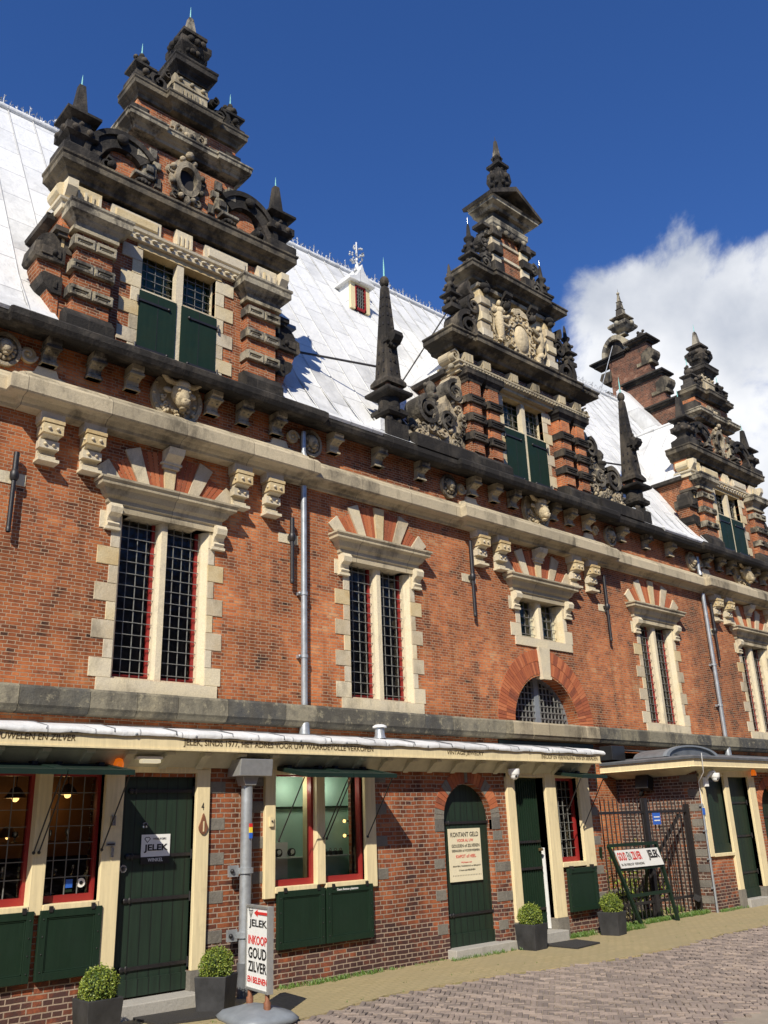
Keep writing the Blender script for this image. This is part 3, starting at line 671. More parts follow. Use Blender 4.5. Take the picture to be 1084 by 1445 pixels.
# animal heads
def bull(cx, y=MW, lion=False):
    b = MB(); z = 7.94
    b.cyl_y(cx, z, .42, y-.06, y, 30); b.ring(cx, z, .36, .43, y-.09, y-.05, 0, 360, 30)
    for i in range(14):
        t = 2*math.pi*i/14; b.ball((cx+.395*math.cos(t), y-.09, z+.395*math.sin(t)), .022, 0, 6, 5)
    # skull, muzzle, brow, ears, horns
    yy = y-.18
    b.ball((cx, yy, z+.04), (.15, .15, .19)); b.ball((cx+.0, yy-.08, z-.1), (.105, .14, .14)); b.ball((cx, yy-.16, z-.17), (.085, .07, .075))
    b.ball((cx, yy-.06, z+.16), (.13, .1, .09))
    for s in (-1, 1):
        b.ball((cx+s*.085, yy-.11, z+.05), .035, 0, 8, 6); b.ball((cx+s*.035, yy-.215, z-.15), .02, 0, 6, 5)
        b.ball((cx+s*.2, yy+.02, z+.06), (.08, .03, .05))
        b.tube([(cx+s*.1, yy, z+.2), (cx+s*.22, yy-.01, z+.21), (cx+s*.32, yy-.03, z+.28), (cx+s*.34, yy-.05, z+.38), (cx+s*.31, yy-.06, z+.44)], [.05, .048, .04, .026, .008], 8)
    # garland and leaves
    for i in range(34):
        t = rnd.uniform(math.pi*1.02, math.pi*1.98) ; r = rnd.uniform(.2, .34)
        b.ball((cx+r*math.cos(t), y-.09, z+r*math.sin(t)), (rnd.uniform(.02, .05), .03, rnd.uniform(.02, .045)), 0, 6, 5)
    for i in range(9): b.ball((cx-.18+.045*i, y-.16, z+.33+.02*math.sin(i*2)), (.04, .05, .035), 0, 7, 5)
    b.ball((cx, yy-.1, z-.25), (.06, .07, .03))
    return b
for cx in (5.84, 14.42, 23.4): part('bull_head_medallion', bull(cx), 'carved_pale', H)
def lionmask(cx):
    b = MB(); z = 7.9; y = MW
    b.ring(cx, z, .17, .215, y-.07, y, 0, 360, 22, 0, 1.15); b.cyl_y(cx, z, .18, y-.03, y, 18, 0, .21)
    b.ball((cx, y-.08, z+.02), (.1, .09, .11)); b.ball((cx, y-.15, z-.04), (.05, .05, .045)); b.ball((cx, y-.12, z-.09), (.045, .04, .03))
    for i in range(12):
        t = 2*math.pi*i/12; b.ball((cx+.12*math.cos(t), y-.05, z+.13*math.sin(t)), .04, 0, 6, 5)
    return b
for x in (3.28, 8.42, 11.78, 17.15, 20.75): part('lion_mask', lionmask(x), 'carved_mix', H)

# window surrounds
def window_surround(cx, k):
    z0 = 5.15 if k == 2 else 3.66; z1 = 6.02; w = W2
    q = MB()     # quoins and jambs
    z = z0; i = 0 if k == 2 else 0
    n = 9 if z0 < 4 else 3
    hgt = (5.95-z0)/n
    for i in range(n):
        for s in (-1, 1):
            L = (.31 if s < 0 else .26) if i % 2 == 0 else (.13 if s < 0 else .10)
            xa, xb = (cx-w-L, cx-w+.004) if s < 0 else (cx+w-.004, cx+w+L)
            q.bevbox(min(xa, xb), max(xa, xb), MW-.014, MW+.12, z0+i*hgt+.003, z0+(i+1)*hgt-.003, 0, .004)
    for s in (-1, 1):
        xj = cx+s*(w-.0)
        q.prismz([(xj, MW+.0), (xj-s*.07, MW+.1), (xj-s*.07, MW+.3), (xj+s*.02, MW+.3)][::s], z0, z1)
    part('quoin_strip', q, 'stone', H)
    q = MB()     # sill
    q.box(cx-w-.2, cx+w+.2, MW-.03, MW+.3, z0-.17, z0-.002); q.box(cx-w-.0, cx+w, MW+.05, MW+.32, z0-.002, z0+.03)
    part('sill', q, 'stone', H)
    q = MB()     # mullion
    q.prismz([(cx-.075, MW+.26), (cx-.075, MW+.10), (cx-.045, MW+.04), (cx+.045, MW+.04), (cx+.075, MW+.10), (cx+.075, MW+.26)], z0, z1)
    part('mullion', q, 'stone', H)
    q = MB()     # hood
    q.mould([(cx-.87, MW+.02), (cx-.87, MW), (cx+.80, MW), (cx+.80, MW+.02)], [(-.3, 5.95), (.05, 5.95), (.05, 6.04), (.08, 6.06), (.08, 6.12), (.13, 6.16), (.17, 6.24), (.24, 6.27), (.24, 6.31), (.27, 6.34), (.27, 6.37), (.05, 6.41), (-.3, 6.41)])
    part('hood_mould', q, 'stone_lintel', H)
    for s in (-1, 1):
        q = MB(); xx = cx+s*.84
        q.prismx([(MW, 5.72), (MW-.06, 5.72), (MW-.09, 5.76), (MW-.05, 5.8), (MW-.08, 5.86), (MW-.15, 5.9), (MW-.17, 5.98), (MW-.13, 6.04), (MW, 6.05)], xx-.085, xx+.085)
        q.box(xx-.11, xx+.11, MW-.07, MW, 5.68, 5.72)
        part('scroll_bracket', q, 'stone', H)
    # radial fan: stones and brick voussoirs
    zc = 5.5; fan = MB(); vb_ = MB(); R1 = 1.55
    def wedge(bb, a0, a1, r0z, ro, y, flat_top=None):
        pts = []
        for a, rr in ((a0, ro), (a1, ro)):
            pts.append((cx+rr*math.sin(a), zc+rr*math.cos(a)))
        lo = []
        for a in (a1, a0): 
            rr = (r0z-zc)/math.cos(a); lo.append((cx+rr*math.sin(a), zc+rr*math.cos(a)))
        if flat_top: pts = [(cx+math.tan(a0)*(flat_top-zc), flat_top), (cx+math.tan(a1)*(flat_top-zc), flat_top)]
        bb.prism((pts+lo), y, MW+.02)
    for a, hw in ((-43, 4.6), (-22.5, 4.4), (22.5, 4.4), (43, 4.6)): wedge(fan, R(a-hw), R(a+hw), 6.41, R1+(0 if abs(a) > 40 else .04), MW-.035)
    if k == 0: wedge(fan, R(-4.3), R(4.3), 6.41, 1.6, MW-.04, 7.04)
    else:
        wedge(fan, R(-4.3), R(4.3), 6.41, 1.6, MW-.04, 6.86)
        fan.prismx([(MW, 6.78), (MW-.07, 6.78), (MW-.07, 6.84), (MW-.1, 6.88), (MW-.2, 6.96), (MW-.24, 7.06), (MW, 7.06)], cx-.13, cx+.13)
        fan.box(cx-.16, cx+.16, MW-.09, MW, 6.84, 6.87)
    for a0, a1 in ((-38.4, -26.9), (-18.1, -4.3), (4.3, 18.1), (26.9, 38.4)):
        n = 4
        for i in range(n):
            p, q_ = a0+(a1-a0)*i/n, a0+(a1-a0)*(i+1)/n
            wedge(vb_, R(p+.35), R(q_-.35), 6.42, (R1-.08 if abs(p+q_) > 50 else R1-.02), MW-.006)
    part('radial_stone', fan, 'stone', H); part('voussoir_fan', vb_, 'voussoir', H)
    # sashes
    for s in (-1, 1):
        xa, xb = (cx-w+.07, cx-.075) if s < 0 else (cx+.075, cx+w-.07)
        q = MB(); y = MW+.22; t = .045
        for (a, c_, e, f) in ((xa, xa+t, z0+.03, z1), (xb-t, xb, z0+.03, z1), (xa+t, xb-t, z0+.03, z0+.09), (xa+t, xb-t, z1-.05, z1)): q.box(a, c_, y-.03, y+.03, e, f, 0)
        q.add([(xa+t, y, z0+.09), (xb-t, y, z0+.09), (xb-t, y, z1-.05), (xa+t, y, z1-.05)], [(0,1,2,3)], 1)
        q.add([(xa, y+.07, z0), (xb, y+.07, z0), (xb, y+.07, z1), (xa, y+.07, z1)], [(0,1,2,3)], 3)
        nv, ph = 3, .172
        for i in range(1, nv+1): xx = xa+(xb-xa)*(i-.0)/(nv+1); q.box(xx-.0045, xx+.0045, y-.062, y-.048, z0+.05, z1-.02, 2)
        zz = z0+.12
        while zz < z1-.05: q.box(xa+.0, xb-.0, y-.075, y-.062, zz-.0045, zz+.0045, 2); zz += ph
        part('sash', q, ['redframe' if k != 2 else 'cream_grey', 'glass' if k != 2 else 'glass_green', 'leadbar', 'pane_back' if k != 2 else 'curtain'], H)
for cx, k in BAYS: window_surround(cx, k)

# arched opening with brick ring
ax, az = 14.25, 3.46
vb_ = MB(); n = 62
for i in range(n):
    a0, a1 = R(180*i/n+.18), R(180*(i+1)/n-.18)
    if abs((a0+a1)/2-math.pi/2) < R(4): continue
    for (r0, r1) in ((1.0, 1.245), (1.255, 1.48)):
        vb_.prism([(ax+r0*math.cos(a0), az+r0*math.sin(a0)), (ax+r1*math.cos(a0), az+r1*math.sin(a0)), (ax+r1*math.cos(a1), az+r1*math.sin(a1)), (ax+r0*math.cos(a1), az+r0*math.sin(a1))][::-1], MW-.008, MW+.06)
part('arch_ring', vb_, 'voussoir', H)
b = MB(); b.prism([(ax-.12, 4.36), (ax+.12, 4.36), (ax+.17, 4.985), (ax-.17, 4.985)], MW-.07, MW+.1); b.box(ax-.13, ax+.13, MW-.085, MW, 4.34, 4.4)
part('keystone', b, 'stone', H)
b = MB(); y = MW+.3
b.box(ax-.07, ax+.07, y-.06, y+.04, 3.4, 4.42, 0); b.ring(ax, 3.42, .93, 1.01, y-.03, y+.03, 0, 180, 24, 0)
b.add([(ax-1, y+.06, 3.3), (ax+1, y+.06, 3.3), (ax+1, y+.06, 4.5), (ax-1, y+.06, 4.5)], [(0,1,2,3)], 1)
for i in range(-8, 9):
    xx = ax+i*.115; hh = math.sqrt(max(0, .96**2-(xx-ax)**2))
    if hh > .1: b.box(xx-.009, xx+.009, y-.045, y-.02, 3.42, 3.42+hh, 2)
for j in range(8):
    zz = 3.5+j*.12; hh = math.sqrt(max(0, .96**2-(zz-3.42)**2)); b.box(ax-hh, ax+hh, y-.05, y-.03, zz-.009, zz+.009, 2)
part('arched_window', b, ['grey', 'void', 'leadbar'], H)

# iron wall anchors
for x in (3.57, 7.98, 12.22, 16.6, 21.3):
    b = MB(); y = MW-.1; zb, zt = 5.36, 6.85 if x > 12 else 6.45
    b.tube([(x, y, zb), (x, y, zb+.3), (x, y, zb+.75)], [.03, .032, .03], 8); b.tube([(x, y, zb+.75), (x, y, zt)], .038, 8)
    b.lathe(x, y, [(.04, zb+.7), (.06, zb+.74), (.06, zb+.8), (.04, zb+.84)], 10); b.box(x-.03, x+.03, y, MW, zb+.74, zb+.8)
    b.lathe(x, y, [(.03, zb), (.035, zb+.05), (.02, zb+.09)], 8)
    part('wall_anchor', b, 'iron', H)
    b = MB(); b.box(x-.2, x+.18, MW-.012, MW+.05, zb+.68, zb+.84) ; part('anchor_stone', b, 'stone', H)

# ------------------------------------------------------------------ roofs
EY, EZ, RY, RZ = 10.72, 8.36, 15.2, 15.5
def rz(y): return 8.5 + (y-11.0)*(RZ-8.5)/(RY-11)
b = MB()
segs = [(-4.1, 3.9, 0), (3.9, 7.75, 1), (7.75, 10.7, 0), (10.7, 18.0, 1), (18.0, 21.45, 0), (21.45, 25.35, 1), (25.35, 25.8, 0)]
for xa, xb, gb in segs:
    prof = ([(10.74, 8.38), (10.85, 8.46), (11.15, 8.78), (11.6, rz(11.6)-.03)] if not gb else [(11.5, rz(11.5)-.03), (11.6, rz(11.6)-.03)]) + [(RY, RZ), (19.6, 8.3)]
    n = len(prof); vs = [(x, y, z) for x in (xa, xb) for y, z in prof]
    b.add(vs, [(i, i+n, i+n+1, i+1) for i in range(n-1)])
roof = part('roof', b, 'lead', H)
b = MB()
x = -4.0
while x < 25.7:
    if not (4.0 < x < 7.7 or 12.6 < x < 16.2 or 21.5 < x < 25.3): b.tube([(x, 10.9, 8.50), (x, 11.6, rz(11.6)-.03), (x, RY-.02, RZ)], .013, 6)
    else: b.tube([(x, 12.9, rz(12.9)), (x, RY-.02, RZ)], .013, 6)
    x += .5
b.tube([(-4, RY, RZ+.03), (25.7, RY, RZ+.03)], .07, 8)
part('roof_seam', b, 'lead', H)
b = MB(); q0, q1 = (13.6, 13.68), (15.06, 15.95); b.prismx([(12.3, rz(12.3)-.1), (12.3, 11.6), q0, q1, (15.2, 15.9), (15.2, 15.3)], 25.1, 25.76); part('roof_upstand', b, 'lead', H)
b = MB()
for a, c_ in ((3.75, 7.9), (10.6, 18.1), (21.3, 25.5)): b.prismx([(MW-.38, 8.30), (MW-.38, 8.37), (MW+.02, 8.43), (MW+.4, 8.43), (MW+.4, 8.2)], a, c_)
part('gable_ledge', b, 'stone_dark', H)
# ridge cresting, small leafy lead flowers
b = MB(); x = -3.9; i = 0
while x < 25.5:
    h = .34 if i % 4 == 0 else .2
    b.tube([(x, RY, RZ+.05), (x, RY, RZ+h)], [.014, .004], 5)
    for k in range(14 if i % 4 == 0 else 8):
        a = rnd.uniform(0, 6.28); f_ = rnd.random(); zz = RZ+.08+f_*h*.8; r = rnd.uniform(.03, .1)*(1.1-f_*.7)
        c_, q = math.cos(a), math.sin(a)*.5; w_ = rnd.uniform(.012, .022)
        b.add([(x, RY, zz-w_), (x+c_*r*.5, RY+q*r*.5, zz+w_*.4), (x+c_*r, RY+q*r, zz+w_*1.6), (x+c_*r*.6, RY+q*r*.6, zz-w_*.8)], [(0, 1, 2, 3)])
        b.add([(x+c_*r*.5, RY+q*r*.5+w_, zz), (x+c_*r*1.15, RY+q*r, zz+w_), (x+c_*r*.9, RY+q*r-w_, zz+w_*2)], [(0, 1, 2)])
    x += .13; i += 1
part('ridge_cresting', b, 'lead_crest', H)

def plan_rect(cx, hw, yf, yb): return [(cx-hw, yb), (cx-hw, yf), (cx+hw, yf), (cx+hw, yb)]
def cornice(b, cx, hw, yf, z0, z1, out, yb=None, m=0, breaks=None):
    """moulded cornice with returns round the ends"""
    yb = MW+.42 if yb is None else yb; h = z1-z0
    P = [(cx-hw, yb), (cx-hw, yf)]
    if breaks:
        for (a, c_, d) in breaks: P += [(cx+a, yf), (cx+a, yf-d), (cx+c_, yf-d), (cx+c_, yf)]
    P += [(cx+hw, yf), (cx+hw, yb)]
    Q = [P[0]]
    for p in P[1:]:
        if (Vector(p)-Vector(Q[-1])).length > 1e-4: Q.append(p)
    b.mould(Q, [(-.15, z0), (out*.12, z0), (out*.2, z0+h*.18), (out*.45, z0+h*.3), (out*.5, z0+h*.36), (out*.86, z0+h*.48), (out*.9, z0+h*.5), (out*.9, z0+h*.78), (out, z0+h*.86), (out, z0+h*.97), (out*.7, z1), (-.15, z1+.02)], m)
    b.box(cx-hw, cx+hw, yf-.01, yb, z0+.01, z1-.004, m)

def spike(b, x, y, z, h, r=.012, m=0): b.lathe(x, y, [(r, z), (r*.7, z+h*.6), (.002, z+h)], 6, m)

def gable_window(G, cx, z0, z1, zs, hw, yw, quoin_w=.34):
    """cross window: leaded lights above, green shutters below"""
    q = MB(); n = 8; hg = (z1-z0)/n
    for i in range(n):
        L = quoin_w if i % 2 else .16
        for s in (-1, 1):
            xa, xb = sorted((cx+s*hw, cx+s*(hw+L)))
            q.bevbox(xa, xb, yw-.02, yw+.1, z0+i*hg+.003, z0+(i+1)*hg-.003, 0, .004)
    q.box(cx-hw-.1, cx+hw+.1, yw-.03, yw+.2, z1-.02, z1+.08)
    part('quoin_strip', q, 'stone', G)
    q = MB()
    q.box(cx-.06, cx+.06, yw-.015, yw+.12, z0, z1-.02, 0); q.box(cx-hw, cx-.06, yw+.0, yw+.12, zs-.05, zs+.05, 0); q.box(cx+.06, cx+hw, yw+.0, yw+.12, zs-.05, zs+.05, 0)
    q.add([(cx-hw, yw+.16, zs), (cx+hw, yw+.16, zs), (cx+hw, yw+.16, z1), (cx-hw, yw+.16, z1)], [(0,1,2,3)], 1)
    q.add([(cx-hw, yw+.26, z0), (cx+hw, yw+.26, z0), (cx+hw, yw+.26, z1), (cx-hw, yw+.26, z1)], [(0,1,2,3)], 3)
    for s in (-1, 1):
        xa, xb = sorted((cx+s*.06, cx+s*hw))
        for i in range(1, 4): xx = xa+(xb-xa)*i/4; q.box(xx-.0035, xx+.0035, yw+.13, yw+.14, zs+.05, z1, 2)
        q.box(*sorted((cx+s*(hw-.012), cx+s*hw)), yw+.1, yw+.26, z0, z1, 0)
        k = 5
        for i in range(1, k): zz = zs+.05+(z1-zs-.05)*i/k; q.box(xa, xb, yw+.12, yw+.13, zz-.0035, zz+.0035, 2)
    part('gable_window', q, ['stone', 'glass_green', 'leadbar', 'curtain'], G)
    for s in (-1, 1):
        q = MB(); xa, xb = sorted((cx+s*.045, cx+s*(hw+.02)))
        q.box(xa, xb, yw-.035, yw-.0, z0+.0, zs-.0, 0)
        q.box((xa+xb)/2-.004, (xa+xb)/2+.004, yw-.038, yw-.034, z0, zs, 1)
        for zz in (z0+.2, zs-.18):
            xo = xa if s < 0 else xb; xi = xo - s*.5
            q.bar((xo+s*.04, yw-.045, zz), (xi, yw-.045, zz), .02, .035, 1); q.tube([(xo+s*.03, yw-.05, zz-.06), (xo+s*.03, yw-.05, zz+.06)], .018, 6, 1)
            q.ball((xi, yw-.045, zz), .03, 1, 6, 5)
        part('shutter', q, ['green', 'iron'], G)

def panel_band(b, xa, xb, z, h, yf, yb, m=0, n=2):
    b.box(xa, xb, yf, yb, z-h/2, z+h/2, m); w = (xb-xa)/n
    for i in range(n):
        x0, x1 = xa+i*w+.05, xa+(i+1)*w-.05
        # raised frame round a sunk panel
        b.box(x0-.03, x1+.03, yf-.022, yf, z+h/2-.05, z+h/2-.0, m); b.box(x0-.03, x1+.03, yf-.022, yf, z-h/2, z-h/2+.04, m)
        b.box(x0-.03, x0, yf-.022, yf, z-h/2+.04, z+h/2-.05, m); b.box(x1, x1+.03, yf-.022, yf, z-h/2+.04, z+h/2-.05, m)
        b.bevbox(x0+.04, x1-.04, yf-.016, yf, z-h/2+.065, z+h/2-.075, m, .008)

def dormer_body(G, cx, hw, ze, zr, yback_e, yback_r):
    """cheek walls and lead roof of the gabled dormer running back into the main roof"""
    b = MB()
    for s in (-1, 1):
        x0, x1 = sorted((cx+s*hw, cx+s*(hw-.2)))
        b.prismx([(MW+.05, 8.4), (yback_e, ze), (MW+.05, ze)], x0, x1)
    part('cheek_wall', b, 'brick', G)
    b = MB()
    yb = yback_r
    for s in (-1, 1):
        e0 = (cx+s*(hw+.14), MW+.2, ze-.08); e1 = (cx+s*(hw+.14), yback_e+.1, ze-.08); r0 = (cx, MW+.2, zr); r1 = (cx, yb+.15, zr)
        q = [e0, e1, r1, r0] if s < 0 else [e0, r0, r1, e1]
        dz = .07
        b.add([tuple(p) for p in q] + [(p[0], p[1], p[2]-dz) for p in q], [(3,2,1,0), (4,5,6,7), (0,1,5,4), (1,2,6,5), (2,3,7,6), (3,0,4,7)])
    b.tube([(cx, MW+.2, zr+.02), (cx, yb, zr+.02)], .05, 8)
    part('dormer_roof', b, 'lead_y', G)
    b = MB()
    for s in (-1, 1): b.box(*sorted((cx+s*(hw+.02), cx+s*(hw+.16))), MW+.2, yback_e, ze-.2, ze-.1)
    part('dormer_gutter', b, 'stone_dark', G)

def flower_lumps(b, cx, y, cz, rx, rz_, n, sz, m=0):
    for i in range(n):
        a = rnd.uniform(0, 6.28); r = math.sqrt(rnd.random())
        s_ = rnd.uniform(.5, 1)*sz
        b.ball((cx+r*rx*math.cos(a), y, cz+r*rz_*math.sin(a)), (s_, s_*.8, s_*rnd.uniform(.6, 1.3)), m, 7, 5)

def corner_pinnacle(G, x, y, z, s=1.0, h=1.0):
    b = MB()
    b.sq(x, y, [(.24*s, z), (.24*s, z+.14*s), (.2*s, z+.18*s), (.17*s, z+.2*s), (.12*s, z+.26*s), (.15*s, z+.34*s), (.22*s, z+.38*s), (.22*s, z+.5*s), (.15*s, z+.55*s), (.13*s, z+.66*s), (.24*s, z+.70*s), (.24*s, z+.74*s), (.11*s, z+.78*s), (.095*s, z+.8*s), (.045*s, z+.80*s+.5*h), (.02*s, z+.82*s+.5*h)])
    for k in range(4):
        a = k*math.pi/2
        for t in (-.1, .1):
            b.ball((x+.21*s*math.cos(a)-t*s*math.sin(a), y+.21*s*math.sin(a)+t*s*math.cos(a), z+.44*s), .055*s, 0, 7, 5)
        b.ball((x+.13*s*math.cos(a), y+.13*s*math.sin(a), z+.6*s), .05*s, 0, 7, 5)
    spike(b, x, y, z+.82*s+.5*h, .22, .014, 1)
    part('pinnacle', b, ['stone_dark', 'copper'], G)

def gable_A(cx):
    G = thing_child('dormer_gable', cx)
    yw = MW
    # brick front with window hole
    hw, zs = .66, 9.62; z0w, z1w = 8.42, 10.38
    b = MB(); wall_grid(b, cx-1.95, cx+1.95, 8.3, 10.95, [(cx-hw, cx+hw, z0w, z1w)], yw, .26)
    b.add([(cx-1.94, yw, 8.3), (cx-1.94, yw+.4, 8.3), (cx-1.94, yw+.4, 11.3), (cx-1.94, yw, 11.3)][::-1], [(0,1,2,3)]); b.add([(cx+1.94, yw, 8.3), (cx+1.94, yw+.4, 8.3), (cx+1.94, yw+.4, 11.3), (cx+1.94, yw, 11.3)], [(0,1,2,3)])
    b.box(cx-1.9, cx+1.9, yw+.4, yw+.45, 8.5, 11.3)
    # upper tiers
    b.prism([(cx-1.5, 11.2), (cx+1.5, 11.2), (cx+1.45, 11.6), (cx+1.3, 11.95), (cx+.98, 12.1), (cx+.95, 12.4), (cx-.95, 12.4), (cx-.98, 12.1), (cx-1.3, 11.95), (cx-1.45, 11.6)], yw-.02, yw+.38)
    b.box(cx-.95, cx+.95, yw-.03, yw+.36, 12.6, 13.2)
    # pilasters
    for s in (-1, 1):
        xa, xb = sorted((cx+s*1.2, cx+s*1.76)); b.box(xa, xb, yw-.16, yw-.002, 8.75, 10.2)
    part('gable_wall', b, 'brick', G)
    gable_window(G, cx, z0w, z1w, zs, hw, yw)
    b = MB(); c2 = MB()
    for s in (-1, 1):
        xa, xb = sorted((cx+s*1.14, cx+s*1.85))
        b.prismx([(yw-.28, 8.34), (yw-.28, 8.62), (yw-.2, 8.72), (yw-.16, 8.78), (yw, 8.78), (yw, 8.34)], xa, xb, 1)
        for z, mm in ((9.92, 0), (9.5, 0), (9.08, 0)): panel_band(b, xa+.02, xb-.02, z, .155, yw-.21, yw-.0, mm)
        cornice(c2, cx+s*1.48, .30, yw-.17, 10.16, 10.52, .2, yw+.02)
        c2.box(xa-.0, xb+.0, yw-.21, yw-.0, 10.1, 10.16)
    part('pilaster_band', b, ['stone_mix', 'stone_dark'], G)
    part('pilaster_capital', c2, 'stone_mix', G)
    # architrave with beads, frieze with triglyph blocks and raised panels
    b = MB()
    b.mould([(cx-1.98, yw+.4), (cx-1.98, yw), (cx-1.98, yw-.06), (cx+1.98, yw-.06), (cx+1.98, yw), (cx+1.98, yw+.4)][0:1]+[(cx-1.98, yw-.06), (cx+1.98, yw-.06), (cx+1.98, yw+.4)], [(-.1, 10.46), (.03, 10.46), (.04, 10.56), (.08, 10.58), (.09, 10.62), (-.1, 10.64)])
    for i in range(26):
        xx = cx-1.85+i*3.7/25
        b.ball((xx, yw-.115, 10.52), (.045 if i % 3 else .06, .03, .024), 0, 6, 5)
    for u in (-1.62, 1.62, 0):
        w = .2 if u else .15
        b.box(cx+u-w, cx+u+w, yw-.09, yw, 10.64, 10.95)
        for k in range(4): xx = cx+u-w+.03+(2*w-.06)*k/3; b.box(xx-.018, xx+.018, yw-.12, yw-.09, 10.66, 10.86)
    for u in (-.82, .82):
        b.box(cx+u-.42, cx+u+.42, yw-.06, yw, 10.67, 10.93); b.bevbox(cx+u-.36, cx+u+.36, yw-.09, yw-.06, 10.72, 10.88, 0, .015)
    for s in (-1, 1):
        b.prismx([(yw-.06, 10.64), (yw-.12, 10.66), (yw-.22, 10.8), (yw-.22, 10.93), (yw, 10.95), (yw, 10.64)], *sorted((cx+s*1.84, cx+s*2.0)))
        b.cyl_y(cx+s*1.98, 10.8, .13, yw-.05, yw+.3, 14)
    part('entablature', b, 'stone', G)
    b = MB(); cornice(b, cx, 1.93, yw-.06, 11.02, 11.36, .23, yw+.5); part('main_cornice', b, 'stone_cornice', G)
    # wings: curled brick and stone shoulders
    for s in (-1, 1):
        b = MB()
        P = [(1.9, 8.5), (1.98, 8.5), (1.985, 8.8), (2.075, 9.05), (2.180, 9.25), (2.255, 9.45), (2.255, 9.6), (1.9, 9.6)]
        pts = [(cx+s*u, z) for u, z in P]; b.prism(pts if s > 0 else pts[::-1], yw-.02, yw+.35, 0)
        for (pts, e) in (([(1.88, 9.5), (2.300, 9.5), (2.337, 9.55), (2.315, 9.74), (2.195, 9.78), (1.88, 9.78)], .09), ([(1.88, 9.0), (2.015, 9.0), (2.150, 9.12), (2.195, 9.26), (2.150, 9.3), (1.88, 9.28)], .07)):
            pp = [(cx+s*u, z) for u, z in pts]; b.prism(pp if s > 0 else pp[::-1], yw-e, yw+.37, 1)
        b.ring(cx+s*2.030, 9.74, .0, .26, yw-.03, yw+.3, 0, 180, 14, 1)
        b.box(*sorted((cx+s*2.075, cx+s*2.225)), yw-.11, yw-.09, 9.57, 9.7, 1); b.box(*sorted((cx+s*1.95, cx+s*2.000)), yw-.11, yw-.09, 9.57, 9.7, 1); b.ball((cx+s*2.038, yw-.09, 9.64), .05, 1, 8, 6)
        b.box(*sorted((cx+s*1.96, cx+s*2.000)), yw-.09, yw-.07, 9.08, 9.2, 1)
        b.box(*sorted((cx+s*1.88, cx+s*2.015)), yw-.1, yw+.3, 9.96, 10.02, 1); b.box(*sorted((cx+s*1.88, cx+s*2.075)), yw-.13, yw+.3, 10.02, 10.1, 1); b.box(*sorted((cx+s*1.9, cx+s*1.940)), yw-.04, yw+.3, 9.74, 9.98, 2)
        part('gable_wing', b, ['brick', 'stone_dark', 'stone'], G)
    # tier 2 strapwork scrolls
    for s in (-1, 1):
        b = MB()
        b.ring(cx+s*1.14, 11.56, .37, .66, yw-.13, yw+.2, *((40, 200) if s < 0 else (-20, 140)), 22, 0, 1.08); b.ring(cx+s*1.14, 11.56, .57, .66, yw-.17, yw-.12, *((40, 200) if s < 0 else (-20, 140)), 22, 0, 1.08)
        b.ball((cx+s*1.2, yw-.17, 12.1), (.1, .06, .09)); b.ball((cx+s*1.62, yw-.16, 11.84), .06)
        b.volute(cx+s*1.42, 11.5, .17, yw-.2, yw+.1, 1.3, 90, s); b.ball((cx+s*1.36, yw-.2, 11.5), .07, 0, 8, 6)
        b.box(*sorted((cx+s*1.6, cx+s*1.8)), yw-.1, yw+.2, 11.36, 11.55)
        b.cbox((cx+s*1.58, yw-.05, 11.66), (.12, .2, .3), 0, 0, 0, -s*.5)
        part('scroll', b, 'stone_dark', G)
        b = MB()
        for (u, z, w, h, e) in ((.95, 12.22, .3, .14, .1), (.82, 12.08, .22, .2, .14), (.98, 11.98, .2, .12, .1), (.68, 11.84, .26, .26, .1), (.68, 11.84, .13, .13, .14), (.62, 12.22, .14, .2, .08), (.55, 12.0, .14, .14, .1), (.8, 11.62, .34, .07, .2), (.8, 11.69, .26, .06, .12), (.5, 11.7, .12, .2, .06)):
            b.bevbox(*sorted((cx+s*(u-w/2), cx+s*(u+w/2))), yw-e, yw, z-h/2, z+h/2, 0, .015)
        part('strapwork', b, 'stone_mix', G)
        b = MB(); b.ball((cx+s*.8, yw-.1, 11.52), (.13, .1, .08), 0); 
        for k in range(4): b.ball((cx+s*.8-.09+.06*k, yw-.17, 11.5), .035, 0, 7, 5)
        b.ball((cx+s*.8, yw-.13, 11.42), .05, 1, 8, 6)
        part('corbel_drop', b, ['stone_dark', 'stone'], G)
    # cartouche
    b = MB(); z = 12.0
    b.ring(cx, z, .16, .24, yw-.14, yw, 0, 360, 26, 0, 1.45); b.ring(cx, z, .23, .31, yw-.08, yw, 0, 360, 26, 0, 1.35)
    b.cyl_y(cx, z, .165, yw-.028, yw-.024, 20, 1, .24)
    for i in range(8):
        t = 2*math.pi*(i+.5)/8; b.ball((cx+.29*math.cos(t), yw-.11, z+.4*math.sin(t)), .055, 0, 8, 6)
    b.ball((cx, yw-.14, z+.47), .075, 0, 9, 7); b.ball((cx, yw-.12, z-.44), (.06, .06, .1), 0)
    for s in (-1, 1): b.volute(cx+s*.3, z+.1, .1, yw-.1, yw, 1.2, 90, s); b.volute(cx+s*.2, z-.36, .09, yw-.1, yw, 1.2, 270, s)
    part('cartouche', b, ['carved_mix', 'void'], G)
    b = MB(); cornice(b, cx, 1.0, yw-.05, 12.52, 12.76, .19, yw+.42, 0, [(-.98, -.66, .05), (.66, .98, .05)]); part('upper_cornice', b, 'stone_mix', G)
    # tier 3
    b = MB()
    for s in (-1, 1):
        b.bevbox(*sorted((cx+s*.74, cx+s*1.04)), yw-.12, yw+.34, 12.800, 13.050, 0, .05); b.bevbox(*sorted((cx+s*.42, cx+s*.68)), yw-.06, yw, 12.840, 12.980, 1, .01)
    part('tier_block', b, ['stone_dark', 'stone_mix'], G)
    b = MB(); b.box(cx-.34, cx+.34, yw-.09, yw, 12.960, 13.080)
